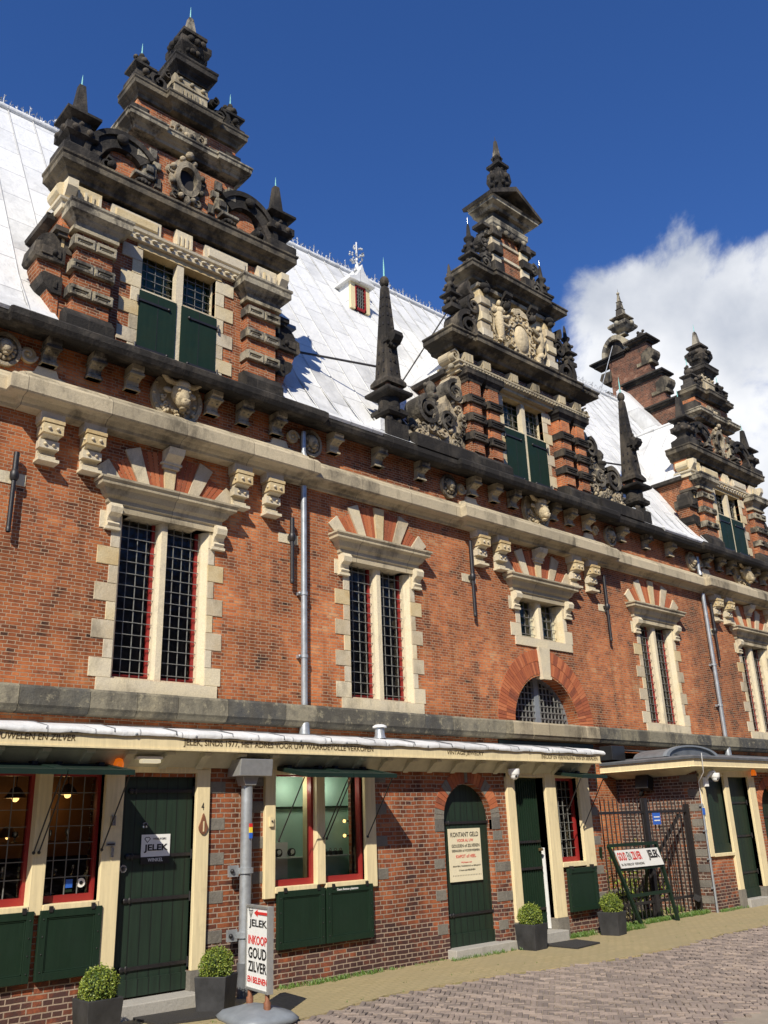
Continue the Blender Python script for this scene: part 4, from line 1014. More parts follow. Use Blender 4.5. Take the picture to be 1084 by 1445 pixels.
    for s in (-1, 1): b.volute(cx+s*.2, 12.920, .11, yw-.14, yw, 1.3, 90, -s); b.ball((cx+s*.06, yw-.1, 12.900), .06)
    b.ball((cx, yw-.13, 12.880), .06); part('festoon', b, 'carved_mix', G)
    b = MB(); cornice(b, cx, .94, yw-.05, 13.22, 13.5, .17, yw+.42, 0, [(-.36, .36, .1)]); part('top_cornice', b, 'stone_cornice', G)
    # tier 4
    b = MB(); b.bevbox(cx-.33, cx+.33, yw-.08, yw+.3, 13.500, 14.140, 0, .01); b.box(cx-.36, cx+.36, yw-.1, yw+.3, 13.500, 13.566); b.box(cx-.34, cx+.34, yw-.1, yw+.3, 13.920, 13.964)
    for k in range(6): xx = cx-.19+k*.076; b.box(xx-.02, xx+.02, yw-.105, yw-.08, 13.632, 13.853)
    for u in (-.22, 0, .22): b.ball((cx+u, yw-.1, 14.030), .045, 0, 7, 5)
    part('crowning_pedestal', b, 'stone_lintel', G)
    b = MB(); cornice(b, cx, .27, yw-.1, 14.118, 14.449, .16, yw+.34)
    b.sq(cx, yw+.1, [(.3, 14.449), (.22, 14.538), (.16, 14.582), (.24, 14.714), (.3, 14.825), (.3, 14.957), (.2, 15.068), (.15, 15.112), (.24, 15.156), (.24, 15.222), (.14, 15.288)])
    for k in range(16):
        a = 2*math.pi*k/16; b.ball((cx+.31*math.cos(a), yw+.1+.31*math.sin(a), 14.913+.03*(k % 2)), .075, 0, 7, 5); b.ball((cx+.25*math.cos(a+.2), yw+.1+.25*math.sin(a+.2), 14.736), .06, 0, 7, 5)
    b.sq(cx, yw+.1, [(.1, 15.288), (.045, 15.730), (.02, 15.774)], 1); spike(b, cx, yw+.1, 15.763, .28, .014, 2)
    for s in (-1, 1):
        b.volute(cx+s*.46, 13.964, .1, yw-.12, yw+.1, 1.2, 90, -s); 
    part('finial', b, ['stone_dark', 'stone_mix', 'copper'], G)
    for s in (-1, 1):
        b = MB(); xx = cx+s*.88
        b.sq(xx, yw+.08, [(.2, 13.500), (.2, 13.632), (.14, 13.677), (.13, 13.831), (.2, 13.875), (.2, 13.920), (.1, 13.964)])
        b.ball((xx, yw+.08, 14.074), (.12, .12, .13), 0); b.ball((xx, yw-.04, 14.052), .06); b.ball((xx-.1, yw+.08, 14.162), .05); b.ball((xx+.1, yw+.08, 14.162), .05)
        b.ball((xx, yw+.08, 14.240), (.05, .05, .06)); spike(b, xx, yw+.08, 14.273, .26, .014, 1); b.ball((xx, yw-.13, 13.743), .06)
        part('finial', b, ['stone_dark', 'copper'], G)
        b = MB(); b.volute(cx+s*.6, 13.721, .22, yw-.1, yw+.16, 1.4, 90, -s, .34); b.volute(cx+s*.82, 13.610, .11, yw-.1, yw+.16, 1.2, 270, s)
        part('crest_scroll', b, 'stone_dark', G)
        corner_pinnacle(G, cx+s*1.86, yw+.02, 11.36, 1.14, 1.25)
    dormer_body(G, cx, 1.95, 10.6, 13.1, 12.35, 13.75)

GN = [0]
def thing_child(name, cx):
    o = bpy.data.objects.new(name, None); col.objects.link(o); o.parent = H
    p = Vector((cx, MW, 8.3)); WP[o.name] = p; o.location = p - wpos(H); o.empty_display_size = .2
    return o
gable_A(5.82); gable_A(23.4)

def gable_B(cx):
    G = thing_child('dormer_gable', cx); yw = MW
    hw, zs = .68, 9.72; z0w, z1w = 8.42, 10.5
    b = MB(); wall_grid(b, cx-2.1, cx+2.1, 8.3, 10.98, [(cx-hw, cx+hw, z0w, z1w)], yw, .26)
    b.add([(cx-2.09, yw, 8.3), (cx-2.09, yw+.4, 8.3), (cx-2.09, yw+.4, 11.3), (cx-2.09, yw, 11.3)][::-1], [(0,1,2,3)]); b.add([(cx+2.09, yw, 8.3), (cx+2.09, yw+.4, 8.3), (cx+2.09, yw+.4, 11.3), (cx+2.09, yw, 11.3)], [(0,1,2,3)])
    b.box(cx-2.05, cx+2.05, yw+.4, yw+.45, 8.5, 11.3)
    for s in (-1, 1):
        for u0, u1 in ((1.04, 1.43), (1.6, 1.99)):
            for z0, z1 in ((8.7, 9.02), (9.16, 9.44), (9.58, 9.86), (10.0, 10.36)):
                xa, xb = sorted((cx+s*u0, cx+s*u1)); b.box(xa, xb, yw-.2, yw-.002, z0, z1)
                b.box(xa+.05, xb-.05, yw-.235, yw-.2, z0+.06, z1-.03)
    b.box(cx-.42, cx+.42, yw-.04, yw+.3, 13.25, 14.95)
    part('gable_wall', b, 'brick', G)
    gable_window(G, cx, z0w, z1w, zs, hw, yw, .3)
    b = MB(); c2 = MB()
    for s in (-1, 1):
        xa, xb = sorted((cx+s*.98, cx+s*2.08))
        b.prismx([(yw-.38, 8.34), (yw-.38, 8.56), (yw-.3, 8.66), (yw-.22, 8.7), (yw, 8.72), (yw, 8.34)], xa, xb)
        for z in (9.09, 9.51, 9.93):
            b.box(xa+.02, xb-.02, yw-.19, yw, z-.075, z+.075)
            for u0, u1 in ((1.0, 1.47), (1.56, 2.03)):
                p0, p1 = sorted((cx+s*u0, cx+s*u1)); panel_band(b, p0, p1, z, .17, yw-.27, yw-.19, 0, 1)
            b.ball((cx+s*1.515, yw-.22, z), .04, 0, 8, 6)
        for u in (1.235, 1.795): cornice(c2, cx+s*u, .2, yw-.22, 10.34, 10.62, .1, yw)
    part('pilaster_band', b, 'stone_dark', G); part('pilaster_capital', c2, 'stone_dark', G)
    # carved side panels of scrollwork standing on the eaves
    for s in (-1, 1):
        b = MB(); P = [(2.02, 8.62), (3.7, 8.62), (3.62, 8.95), (3.4, 9.05), (3.2, 9.3), (3.02, 9.62), (2.75, 9.6), (2.55, 9.75), (2.45, 10.2), (2.3, 10.42), (2.02, 10.5)]
        pts = [(cx+s*u, z) for u, z in P]; b.prism(pts if s > 0 else pts[::-1], yw-.04, yw+.26)
        for i in range(46):
            u = rnd.uniform(2.08, 3.4); zmax = 10.3-(u-2.0)*1.05; z = rnd.uniform(8.7, max(8.85, zmax))
            if rnd.random() < .45: b.volute(cx+s*u, z, rnd.uniform(.08, .15), yw-.1-rnd.random()*.05, yw, 1.2, rnd.uniform(0, 360), rnd.choice((-1, 1)), .3, 0, 18)
            else: b.ball((cx+s*u, yw-.07, z), (rnd.uniform(.03, .07), .06, rnd.uniform(.03, .08)), 0, 7, 5)
        part('carved_panel', b, 'carved_mix', G)
        b = MB()
        b.volute(cx+s*3.1, 9.36, .36, yw-.16, yw+.24, 1.7, 100, -s, .3, 0, 40); b.volute(cx+s*2.55, 9.3, .26, yw-.15, yw+.1, 1.5, 250, s, .3, 0, 30); b.volute(cx+s*2.3, 10.02, .3, yw-.15, yw+.2, 1.5, 80, -s, .3, 0, 30)
        b.ring(cx+s*2.75, 9.5, .22, .3, yw-.14, yw, *((200, 340)), 14)
        flower_lumps(b, cx+s*3.45, yw-.06, 8.92, .12, .2, 14, .08)
        part('scroll', b, 'carved_dark', G)
        b = MB(); xx = cx+s*2.86
        b.lathe(xx, yw+.05, [(.12, 9.6), (.12, 9.72), (.17, 9.75), (.17, 9.8), (.06, 9.84), (.1, 9.9), (.13, 10.0), (.08, 10.1), (.04, 10.14)], 12); b.ball((xx-.13, yw+.05, 10.03), .05, 0, 7, 5); b.ball((xx+.13, yw+.05, 9.98), .05, 0, 7, 5); spike(b, xx, yw+.05, 10.14, .16, .01)
        part('finial', b, 'carved_dark', G)
        b = MB(); xa, xb = sorted((cx+s*2.08, cx+s*3.75)); b.prismx([(yw-.42, 8.34), (yw-.42, 8.58), (yw-.36, 8.64), (yw, 8.66), (yw, 8.34)], xa, xb); part('plinth', b, 'stone_dark', G)
    # entablature
    b = MB()
    P = [(cx-2.1, yw+.4), (cx-2.1, yw-.1), (cx+2.1, yw-.1), (cx+2.1, yw+.4)]
    b.mould(P, [(-.1, 10.56), (.05, 10.56), (.05, 10.62), (.1, 10.64), (.11, 10.7), (.15, 10.72), (.15, 10.76), (-.1, 10.78)])
    for i in range(44): xx = cx-2.08+i*4.16/43; b.box(xx-.028, xx+.028, yw-.245, yw-.19, 10.655, 10.705)
    for u in (-1.9, -1.35, -.45, .3, 1.25, 1.85):
        b.prismx([(yw, 10.76), (yw-.12, 10.77), (yw-.14, 10.84), (yw-.2, 10.9), (yw-.22, 11.0), (yw, 11.02)], cx+u-.12, cx+u+.12)
        for k in range(4): xx = cx+u-.09+.06*k; b.box(xx-.016, xx+.016, yw-.235, yw-.16, 10.8, 10.98)
    for s in (-1, 1): b.volute(cx+s*2.26, 10.88, .15, yw-.16, yw+.25, 1.3, 90, s); b.ball((cx+s*2.26, yw-.02, 10.66), .07)
    part('entablature', b, 'stone_lintel', G)
    b = MB(); b.box(cx-2.0, cx+2.0, yw-.06, yw+.3, 10.78, 11.02); part('frieze', b, 'brick_dark', G)
    b = MB(); cornice(b, cx, 2.26, yw-.1, 11.1, 11.42, .3, yw+.5, 0, [(-1.55, 1.55, .06)])
    for i in range(30): xx = cx-2.1+i*4.2/29; b.ball((xx, yw-.4, 11.28), .028, 0, 6, 5)
    part('main_cornice', b, 'stone_cornice', G)
    # tier 2: heraldic panel
    b = MB(); b.box(cx-1.0, cx+1.0, yw-.03, yw+.35, 11.4, 12.95)
    z = 12.1
    b.ball((cx+.02, yw-.14, z-.04), (.24, .12, .36), 0, 16, 10); b.ring(cx+.02, z, .27, .36, yw-.17, yw-.02, 0, 360, 26, 0, 1.35)
    for a in range(0, 360, 30): b.volute(cx+.36*math.cos(R(a)), z+.5*math.sin(R(a)), .13, yw-.2, yw, 1.1, a, 1 if a % 60 else -1, .34, 0, 16)
    b.prism([(cx-.3, 12.66), (cx+.3, 12.66), (cx+.22, 12.78), (cx, 12.86), (cx-.22, 12.78)], yw-.2, yw)
    for s in (-1, 1):   # two lion supporters, one each side of the shield
        b.ball((cx+s*.68, yw-.14, 12.55), (.1, .12, .11)); b.ball((cx+s*.62, yw-.2, 12.52), (.05, .06, .05))
        for k in range(8): b.ball((cx+s*.7+.12*math.cos(k), yw-.12, 12.5+.12*math.sin(k)), .06, 0, 6, 5)
        b.tube([(cx+s*.7, yw-.13, 12.48), (cx+s*.72, yw-.15, 12.2), (cx+s*.66, yw-.14, 11.95), (cx+s*.72, yw-.12, 11.78)], [.1, .115, .085, .07], 9)
        b.tube([(cx+s*.66, yw-.17, 12.38), (cx+s*.5, yw-.2, 12.42), (cx+s*.42, yw-.2, 12.5)], [.06, .05, .035], 7); b.tube([(cx+s*.66, yw-.17, 12.22), (cx+s*.5, yw-.2, 12.18), (cx+s*.4, yw-.2, 12.26)], [.06, .05, .035], 7)
        b.tube([(cx+s*.7, yw-.15, 11.9), (cx+s*.56, yw-.18, 11.75), (cx+s*.62, yw-.16, 11.58), (cx+s*.5, yw-.18, 11.52)], [.09, .075, .05, .04], 7)
        b.tube([(cx+s*.78, yw-.12, 11.85), (cx+s*.92, yw-.14, 12.0), (cx+s*.9, yw-.14, 12.3), (cx+s*.97, yw-.12, 12.45)], [.03, .03, .025, .04], 6)
    flower_lumps(b, cx, yw-.06, 11.6, .85, .12, 40, .075)
    for i in range(60):
        u = rnd.uniform(-.95, .95); zz = rnd.uniform(11.5, 12.85)
        if abs(u) < .36 and abs(zz-12.1) < .5: continue
        if rnd.random() < .5: b.volute(cx+u, zz, rnd.uniform(.06, .12), yw-.12, yw-.02, 1.2, rnd.uniform(0, 360), rnd.choice((-1, 1)), .34, 0, 14)
        else: b.ball((cx+u, yw-.08, zz), (rnd.uniform(.03, .07), .07, rnd.uniform(.03, .09)), 0, 7, 5)
    part('heraldic_relief', b, 'carved_pale', G)
    b = MB(); b2 = MB()
    for s in (-1, 1):
        for i in range(7):
            z0 = 11.5+i*.205; e = .17 if i % 2 else .12; xa, xb = sorted((cx+s*.98, cx+s*(1.3+.02*(i % 2))))
            b.bevbox(xa, xb, yw-e, yw+.3, z0, z0+.2, 0, .02)
        b.box(*sorted((cx+s*.94, cx+s*1.38)), yw-.2, yw+.3, 11.42, 11.5)
        b2.ball((cx+s*1.14, yw-.15, 12.98), (.17, .12, .1)); b2.ball((cx+s*1.14, yw-.2, 12.86), .08); b2.volute(cx+s*1.14, 13.0, .13, yw-.22, yw, 1.2, 90, s)
        b2.prismx([(yw, 12.7), (yw-.1, 12.7), (yw-.2, 12.8), (yw-.16, 12.88), (yw-.3, 12.98), (yw-.3, 13.06), (yw, 13.06)], cx+s*.45-.12, cx+s*.45+.12); b2.ball((cx+s*.45, yw-.18, 12.74), .1); flower_lumps(b2, cx+s*.45, yw-.22, 12.86, .1, .1, 8, .05)
        b2.volute(cx+s*1.72, 11.8, .4, yw-.14, yw+.3, 1.7, 80, -s, .3, 0, 40); b2.volute(cx+s*1.5, 12.4, .26, yw-.12, yw+.3, 1.5, 100, -s, .34, 0, 30); b2.volute(cx+s*1.4, 11.62, .17, yw-.16, yw+.1, 1.3, 270, s)
        b2.ring(cx+s*1.42, 12.85, .16, .26, yw-.12, yw+.25, *((150, 260) if s < 0 else (-80, 30)), 12)
        flower_lumps(b2, cx+s*1.45, yw-.04, 12.05, .14, .4, 14, .08)
    part('relief_pilaster', b, 'stone', G); part('scroll', b2, 'stone_dark', G)
    b = MB(); b.mould([(cx-1.3, yw+.3), (cx-1.3, yw-.1), (cx+1.3, yw-.1), (cx+1.3, yw+.3)], [(-.2, 12.93), (.06, 12.95), (.08, 13.02), (-.2, 13.04)]); part('relief_architrave', b, 'stone_mix', G)
    b = MB(); cornice(b, cx, 1.45, yw-.1, 13.12, 13.42, .26, yw+.45, 0, [(-.75, .75, .08)]); part('upper_cornice', b, 'stone_cornice', G)
    # tier 3
    b = MB(); b2 = MB()
    for s in (-1, 1):
        for i in range(6):
            e = .18 if i % 2 else .1; b.bevbox(*sorted((cx+s*.36, cx+s*(.66+.04*(i % 2)))), yw-e, yw+.28, 13.449+i*.24, 13.681+i*.24, 1 if i % 2 else 0, .015)
        b2.volute(cx+s*.92, 13.797, .24, yw-.1, yw+.2, 1.5, 90, -s, .34); b2.volute(cx+s*.9, 14.377, .2, yw-.08, yw+.2, 1.4, 90, -s, .34); b2.volute(cx+s*.78, 14.696, .1, yw-.08, yw+.2, 1.2, 90, s, .34)
        b2.volute(cx+s*1.12, 13.594, .13, yw-.1, yw+.1, 1.2, 270, s)
        flower_lumps(b2, cx+s*.85, yw-.05, 14.116, .16, .3, 12, .07)
        b2.box(*sorted((cx+s*.6, cx+s*.98)), yw-.12, yw+.2, 14.812, 14.899)
    for z in (13.710, 14.145, 14.551): b.bevbox(cx-.37, cx+.37, yw-.075, yw, z, z+.09, 0, .01)
    part('tier_block', b, ['stone', 'stone_dark'], G); part('crest_scroll', b2, 'carved_dark', G)
    b = MB()
    cornice(b, cx, .58, yw-.1, 14.870, 15.160, .07, yw+.34); 
    for u in (-.45, -.18, .05, .28, .46): b.ball((cx+u, yw-.16, 14.870), (.08, .06, .08), 0, 7, 5)
    b.box(cx-.54, cx+.54, yw-.12, yw+.3, 15.131, 15.392)
    part('capping', b, 'stone_mix', G)
    b = MB(); zt = 15.363
    # open triangular pediment with deep overhang
    b.mould([(cx-.58, yw+.4), (cx-.58, yw-.12), (cx+.58, yw-.12), (cx+.58, yw+.4)], [(-.2, zt), (.1, zt), (.14, zt+.06), (.26, zt+.09), (.26, zt+.15), (.3, zt+.18), (-.2, zt+.2)], 1)
    for s in (-1, 1):
        pts = [(cx+s*.9, zt+.16), (cx+s*.94, zt+.24), (cx, zt+.78), (cx, zt+.64)]
        b.prism(pts if s > 0 else pts[::-1], yw-.46, yw+.5, 0)
    b.prism([(cx-.72, zt+.19), (cx+.72, zt+.19), (cx, zt+.64)], yw-.16, yw+.3, 0)
    part('pediment', b, ['stone_dark', 'stone_mix'], G)
    b = MB(); y = yw+.05; z = zt+.66
    Z = z
    b.sq(cx, y, [(.22, z), (.2, z+0.195), (.13, z+0.244), (.17, z+0.390), (.22, z+0.549), (.2, z+0.793), (.14, z+0.878), (.12, z+0.927), (.2, z+0.976), (.2, z+1.049), (.09, z+1.122), (.08, z+1.196), (.11, z+1.281), (.07, z+1.366)])
    for k in range(8):
        a = math.pi*k/4; b.ball((cx+.22*math.cos(a), y+.22*math.sin(a), z+0.634), (.075, .075, .1), 0, 7, 5); b.ball((cx+.2*math.cos(a+.4), y+.2*math.sin(a+.4), z+0.439), .06, 0, 7, 5); b.ball((cx+.11*math.cos(a), y+.11*math.sin(a), z+1.269), .03, 0, 6, 4); b.ball((cx+.19*math.cos(a+.4), y+.19*math.sin(a+.4), z+0.830), .04, 0, 6, 4)
    b.sq(cx, y, [(.07, z+1.366), (.03, z+1.830), (.012, z+1.854)], 1); spike(b, cx, y, z+1.830, .16, .01, 1)
    part('finial', b, ['stone_dark', 'stone_mix'], G)
    def small_fin(x, z, s_, label=None, sp=True):
        b = MB(); y = yw+.05
        b.sq(x, y, [(.17*s_, z), (.17*s_, z+.12*s_), (.11*s_, z+.16*s_), (.11*s_, z+.34*s_), (.2*s_, z+.38*s_), (.2*s_, z+.43*s_), (.08*s_, z+.47*s_)])
        b.lathe(x, y, [(.08*s_, z+.47*s_), (.13*s_, z+.55*s_), (.15*s_, z+.66*s_), (.08*s_, z+.78*s_), (.07*s_, z+.82*s_), (.12*s_, z+.88*s_), (.13*s_, z+.92*s_), (.06*s_, z+.98*s_), (.035*s_, z+1.25*s_), (.012, z+1.34*s_)], 10)
        for k in range(6):
            a = k*math.pi/3; b.ball((x+.15*s_*math.cos(a), y+.15*s_*math.sin(a), z+.64*s_), .05*s_, 0, 6, 5); b.ball((x+.13*s_*math.cos(a+.3), y+.13*s_*math.sin(a+.3), z+.25*s_), .065*s_, 0, 6, 5)
        if sp: spike(b, x, y, z+1.3*s_, .22, .012, 1)
        part('finial', b, ['stone_dark', 'silver'], G)
    for s in (-1, 1):
        small_fin(cx+s*1.3, 13.4, 1.0); small_fin(cx+s*2.05, 12.12, .88, sp=False)
    dormer_body(G, cx, 2.1, 10.8, 13.3, 12.5, 13.85)
gable_B(14.36)

# obelisks standing on the eaves between the gables
def obelisk(x):
    y = MW-.1; b = MB()
    b.box(x-.36, x+.36, y-.3, y+.35, 8.34, 8.72, 0); b.box(x-.5, x-.36, y-.2, y+.4, 8.34, 8.74, 2)
    b.sq(x, y, [(.2, 8.72), (.22, 8.78), (.15, 8.84), (.17, 8.9)], 0)
    for dx in (-.15, .15):
        for dy in (-.15, .15): b.ball((x+dx, y+dy, 8.8), (.1, .1, .1), 0, 8, 6)
    b.sq(x, y, [(.28, 8.88), (.34, 8.92), (.34, 9.0), (.25, 9.05)], 0)
    b.lathe(x, y, [(.27, 9.0), (.28, 9.1), (.27, 9.28), (.2, 9.3)], 18, 0)
    for k in range(12):
        a = math.pi*k/6; b.ball((x+.33*math.cos(a), y+.33*math.sin(a), 8.99), .05, 0, 7, 5)
    b.sq(x, y, [(.25, 9.26), (.42, 9.31), (.44, 9.34), (.44, 9.38), (.3, 9.42), (.2, 9.44)], 0)
    for dx in (-.2, .2):
        for dy in (-.2, .2): b.ball((x+dx, y+dy, 9.48), .07, 1, 8, 6)
    b.sq(x, y, [(.33, 9.52), (.33, 9.6), (.28, 9.66), (.25, 9.7)], 0)
    b.sq(x, y, [(.24, 9.66), (.085, 11.72), (.06, 11.76)], 0)
    for i in range(9):
        z = 9.82+i*.21; h = .24-(z-9.66)*.0755
        if 3 <= i <= 4: continue
        for q in (-1, 1):
            b.cbox((x+q*h*.45, y-h-.004, z), (.05, .03, .06), 3); b.cbox((x-h-.004, y+q*h*.45, z), (.03, .05, .06), 3)
    # carved bracket on the front half-way up
    b.prismx([(y-.15, 10.28), (y-.26, 10.36), (y-.42, 10.42), (y-.5, 10.5), (y-.46, 10.6), (y-.36, 10.52), (y-.22, 10.62), (y-.12, 10.7)], x-.14, x+.14)
    b.box(x-.22, x+.22, y-.3, y-.1, 10.42, 10.5); b.ball((x, y-.26, 10.6), .1, 0, 8, 6); b.ball((x, y-.24, 10.74), .05); spike(b, x, y-.24, 10.76, .16, .01)
    flower_lumps(b, x, y-.3, 10.36, .16, .06, 10, .05); flower_lumps(b, x, y-.22, 10.06, .06, .1, 5, .05)
    b.ball((x, y, 11.87), .13, 0, 14, 10); spike(b, x, y, 11.96, .5, .028, 4)
    b.v = [(x+(px-x)*.74, y+(py-y)*.74, pz) for px, py, pz in b.v]
    part('obelisk', b, ['stone_dark', 'rust', 'lead', 'void', 'copper'], H)
obelisk(10.22); obelisk(18.35)
# iron braces tying the finials to the roof
b = MB(); b.tube([(10.2, MW-.02, 9.98), (8.6, 12.0, rz(12.0)+.05)], .022, 6); part('brace_rod', b, 'iron', H)
b = MB(); b.tube([(13.3, MW+.3, 13.9), (12.75, MW+.35, 12.7), (11.8, 12.3, rz(12.3)), ], .018, 6); part('brace_rod', b, 'iron', H)
b = MB(); b.tube([(13.6, MW+.35, 14.7), (13.1, MW+.4, 13.6)], .014, 6); part('brace_rod', b, 'iron', H)
b = MB(); b.tube([(18.33, MW-.02, 9.98), (17.0, 12.0, rz(12.0)+.05)], .022, 6); part('brace_rod', b, 'iron', H)

# little roof dormer
x0, x1, yf, zb, zt = 11.77, 12.36, 13.85, 13.36, 14.12
b = MB(); b.box(x0, x0+.13, yf, yf+.08, zb, zt, 0); b.box(x1-.13, x1, yf, yf+.08, zb, zt, 0); b.box(x0+.13, x1-.13, yf, yf+.08, zt-.08, zt, 0)
b.prismx([(yf+.03, zb), (yf+.03, zt), (yf+.9, zt+.0)], x0+.01, x0+.05, 2); b.prismx([(yf+.03, zb), (yf+.03, zt), (yf+.9, zt)], x1-.05, x1-.01, 2)
xa, xb = x0+.13, x1-.13
for (a, c_, e, f) in ((xa, xa+.035, zb, zt-.08), (xb-.035, xb, zb, zt-.08), (xa, xb, zb, zb+.06), (xa, xb, zt-.12, zt-.08)): b.box(a, c_, yf-.012, yf+.03, e, f, 1)
b.add([(xa, yf+.05, zb), (xb, yf+.05, zb), (xb, yf+.05, zt), (xa, yf+.05, zt)], [(0,1,2,3)], 4)
for i in range(1, 4): xx = xa+.035+(xb-xa-.07)*i/4; b.box(xx-.005, xx+.005, yf, yf+.012, zb+.06, zt-.12, 3)
for i in range(1, 6): zz = zb+.06+(zt-zb-.18)*i/6; b.box(xa+.03, xb-.03, yf, yf+.012, zz-.005, zz+.005, 3)
xc = (x0+x1)/2; ov = .1
b.prism([(x0-ov, zt-.02), (x1+ov, zt-.02), (x1+ov, zt+.04), (x1-.1, zt+.12), (xc+.06, zt+.32), (xc, zt+.5), (xc-.06, zt+.32), (x0+.1, zt+.12), (x0-ov, zt+.04)], yf-.1, yf+.75, 2)
b.lathe(xc, yf+.1, [(.09, zt+.4), (.05, zt+.55), (.03, zt+.7), (.02, zt+1.25)], 8, 2)
for k in range(40):
    a = rnd.uniform(0, 6.28); zz = zt+.62+rnd.random()*.5; r = .05+.13*math.sin((zz-zt-.6)/.55*3.1)
    b.ball((xc+r*math.cos(a), yf+.1+r*math.sin(a), zz), .028, 5, 5, 4)
part('roof_dormer', b, ['cream', 'redframe', 'lead', 'leadbar', 'void', 'lead_crest'], H)
# shuttered hatch behind the first gable
b = MB(); b.box(7.78, 8.18, MW+.45, MW+.5, 9.55, 10.25, 0); b.box(8.18, 8.26, MW+.4, MW+.55, 9.5, 10.3, 1); b.box(7.7, 8.25, MW+.5, MW+1.2, 9.5, 10.28, 2)
b.prismx([(MW+.3, 10.28), (MW+.32, 10.36), (MW+1.3, 10.5), (MW+1.3, 10.28)], 7.7, 8.36, 2); b.bar((7.8, MW+.43, 9.85), (8.1, MW+.43, 9.85), .03, .04, 3)
part('roof_hatch', b, ['green', 'cream', 'lead_dark', 'iron'], H)

# stepped brick end gable at the far end of the hall
G = thing_child('end_gable', 25.9); XA, XB = 25.78, 26.15; Yc = 15.1; XM = (XA+XB)/2
def mir(pts): return pts + [(2*Yc-y, z) for y, z in reversed(pts)]
half = [(11.15, 8.2), (11.15, 9.3), (12.0, 9.3), (12.0, 11.2), (12.5, 11.2), (12.5, 13.6), (13.12, 13.6), (13.12, 14.98), (13.74, 14.98), (13.74, 16.22)]
pts = half + [(14.15, 16.22), (14.15, 17.75), (14.8, 17.75), (14.8, 17.6), (15.75, 17.6), (15.75, 16.22)] + [(2*Yc-y, z) for y, z in reversed(half)]
b = MB(); b.prismx(pts, XA, XB); part('gable_wall', b, 'brick_end', G)
def coping(ya, yb, z, ov=.14):
    b.box(XA-ov-.06, XB+ov+.06, ya, yb, z+.05, z+.11); b.box(XA-ov, XB+ov, ya+.06, yb-.06, z, z+.05); b.box(XA-.05, XB+.05, ya+.12, yb-.12, z-.08, z)
b = MB()
coping(13.6, 15.3, 16.24); coping(12.98, 14.5, 15.0); coping(12.35, 13.9, 13.62); coping(14.95, 16.5, 17.58, .1); coping(15.0, 17.3, 15.6); coping(13.95, 14.95, 17.76, .2)
part('coping', b, 'stone_dark', G)
b = MB()
for (y, z) in ((14.12, 17.15), (13.72, 15.85), (13.1, 14.6), (12.5, 13.2)):
    b.prismx([(y+.3, z-.22), (y-.05, z-.22), (y-.17, z-.1), (y-.22, z+.02), (y-.2, z+.14), (y-.1, z+.22), (y+.05, z+.24), (y+.3, z+.1)], XA-.04, XB+.04)
    b.box(XA-.05, XB+.05, y-.1, y+.5, z-.34, z-.22)
for (y, z) in ((16.0, 16.95), (16.2, 16.2)): b.prismx([(y-.3, z-.22), (y+.05, z-.22), (y+.2, z), (y+.1, z+.22), (y-.3, z+.2)], XA-.04, XB+.04)
part('scroll_stone', b, 'stone_cornice', G)
b = MB(); yc = 15.38
for k in range(18):
    a0, a1 = math.pi*k/18, math.pi*(k+1)/18
    b.prismx([(yc+.4*math.cos(a0), 17.7+.56*math.sin(a0)), (yc+.56*math.cos(a0), 17.7+.74*math.sin(a0)), (yc+.56*math.cos(a1), 17.7+.74*math.sin(a1)), (yc+.4*math.cos(a1), 17.7+.56*math.sin(a1))], XA-.14, XB+.12)
b.prismx([(yc-.4, 17.7), (yc+.4, 17.7)] + [(yc+.42*math.cos(math.pi*k/10), 17.7+.58*math.sin(math.pi*k/10)) for k in range(11)], XA-.0, XB, 1)
part('niche', b, ['stone_mix', 'stone_dark'], G)
b = MB()
b.sq(XM, Yc, [(.14, 18.42), (.12, 18.52), (.26, 18.6), (.38, 18.72), (.4, 18.8), (.34, 18.88), (.14, 18.98), (.14, 19.04), (.32, 19.1), (.32, 19.14), (.15, 19.2), (.14, 19.24), (.115, 19.5), (.14, 19.52), (.10, 19.55), (.075, 19.82), (.1, 19.84), (.06, 19.88), (.03, 20.15), (.02, 20.18)], 0, R(0)); b.ball((XM, Yc, 20.22), .06); spike(b, XM, Yc, 20.26, .2, .008)
for k in range(8): a = math.pi*k/4; b.ball((XM+.38*math.cos(a), Yc+.38*math.sin(a), 18.8), .1, 0, 7, 5)
part('finial', b, 'stone_mix', G)
b = MB(); b.ball((XM, 14.42, 18.06), .17, 0, 10, 8); b.ball((XM, 14.32, 18.26), .055); b.ball((XM, 14.52, 18.27), .06); b.lathe(XM, 14.42, [(.12, 17.86), (.07, 17.92)], 8); part('finial', b, 'stone_dark', G)
b = MB(); b.tube([(24.3, 15.6, 15.1), (25.6, 15.4, 18.0)], .015, 6); part('brace_rod', b, 'zinc', G)

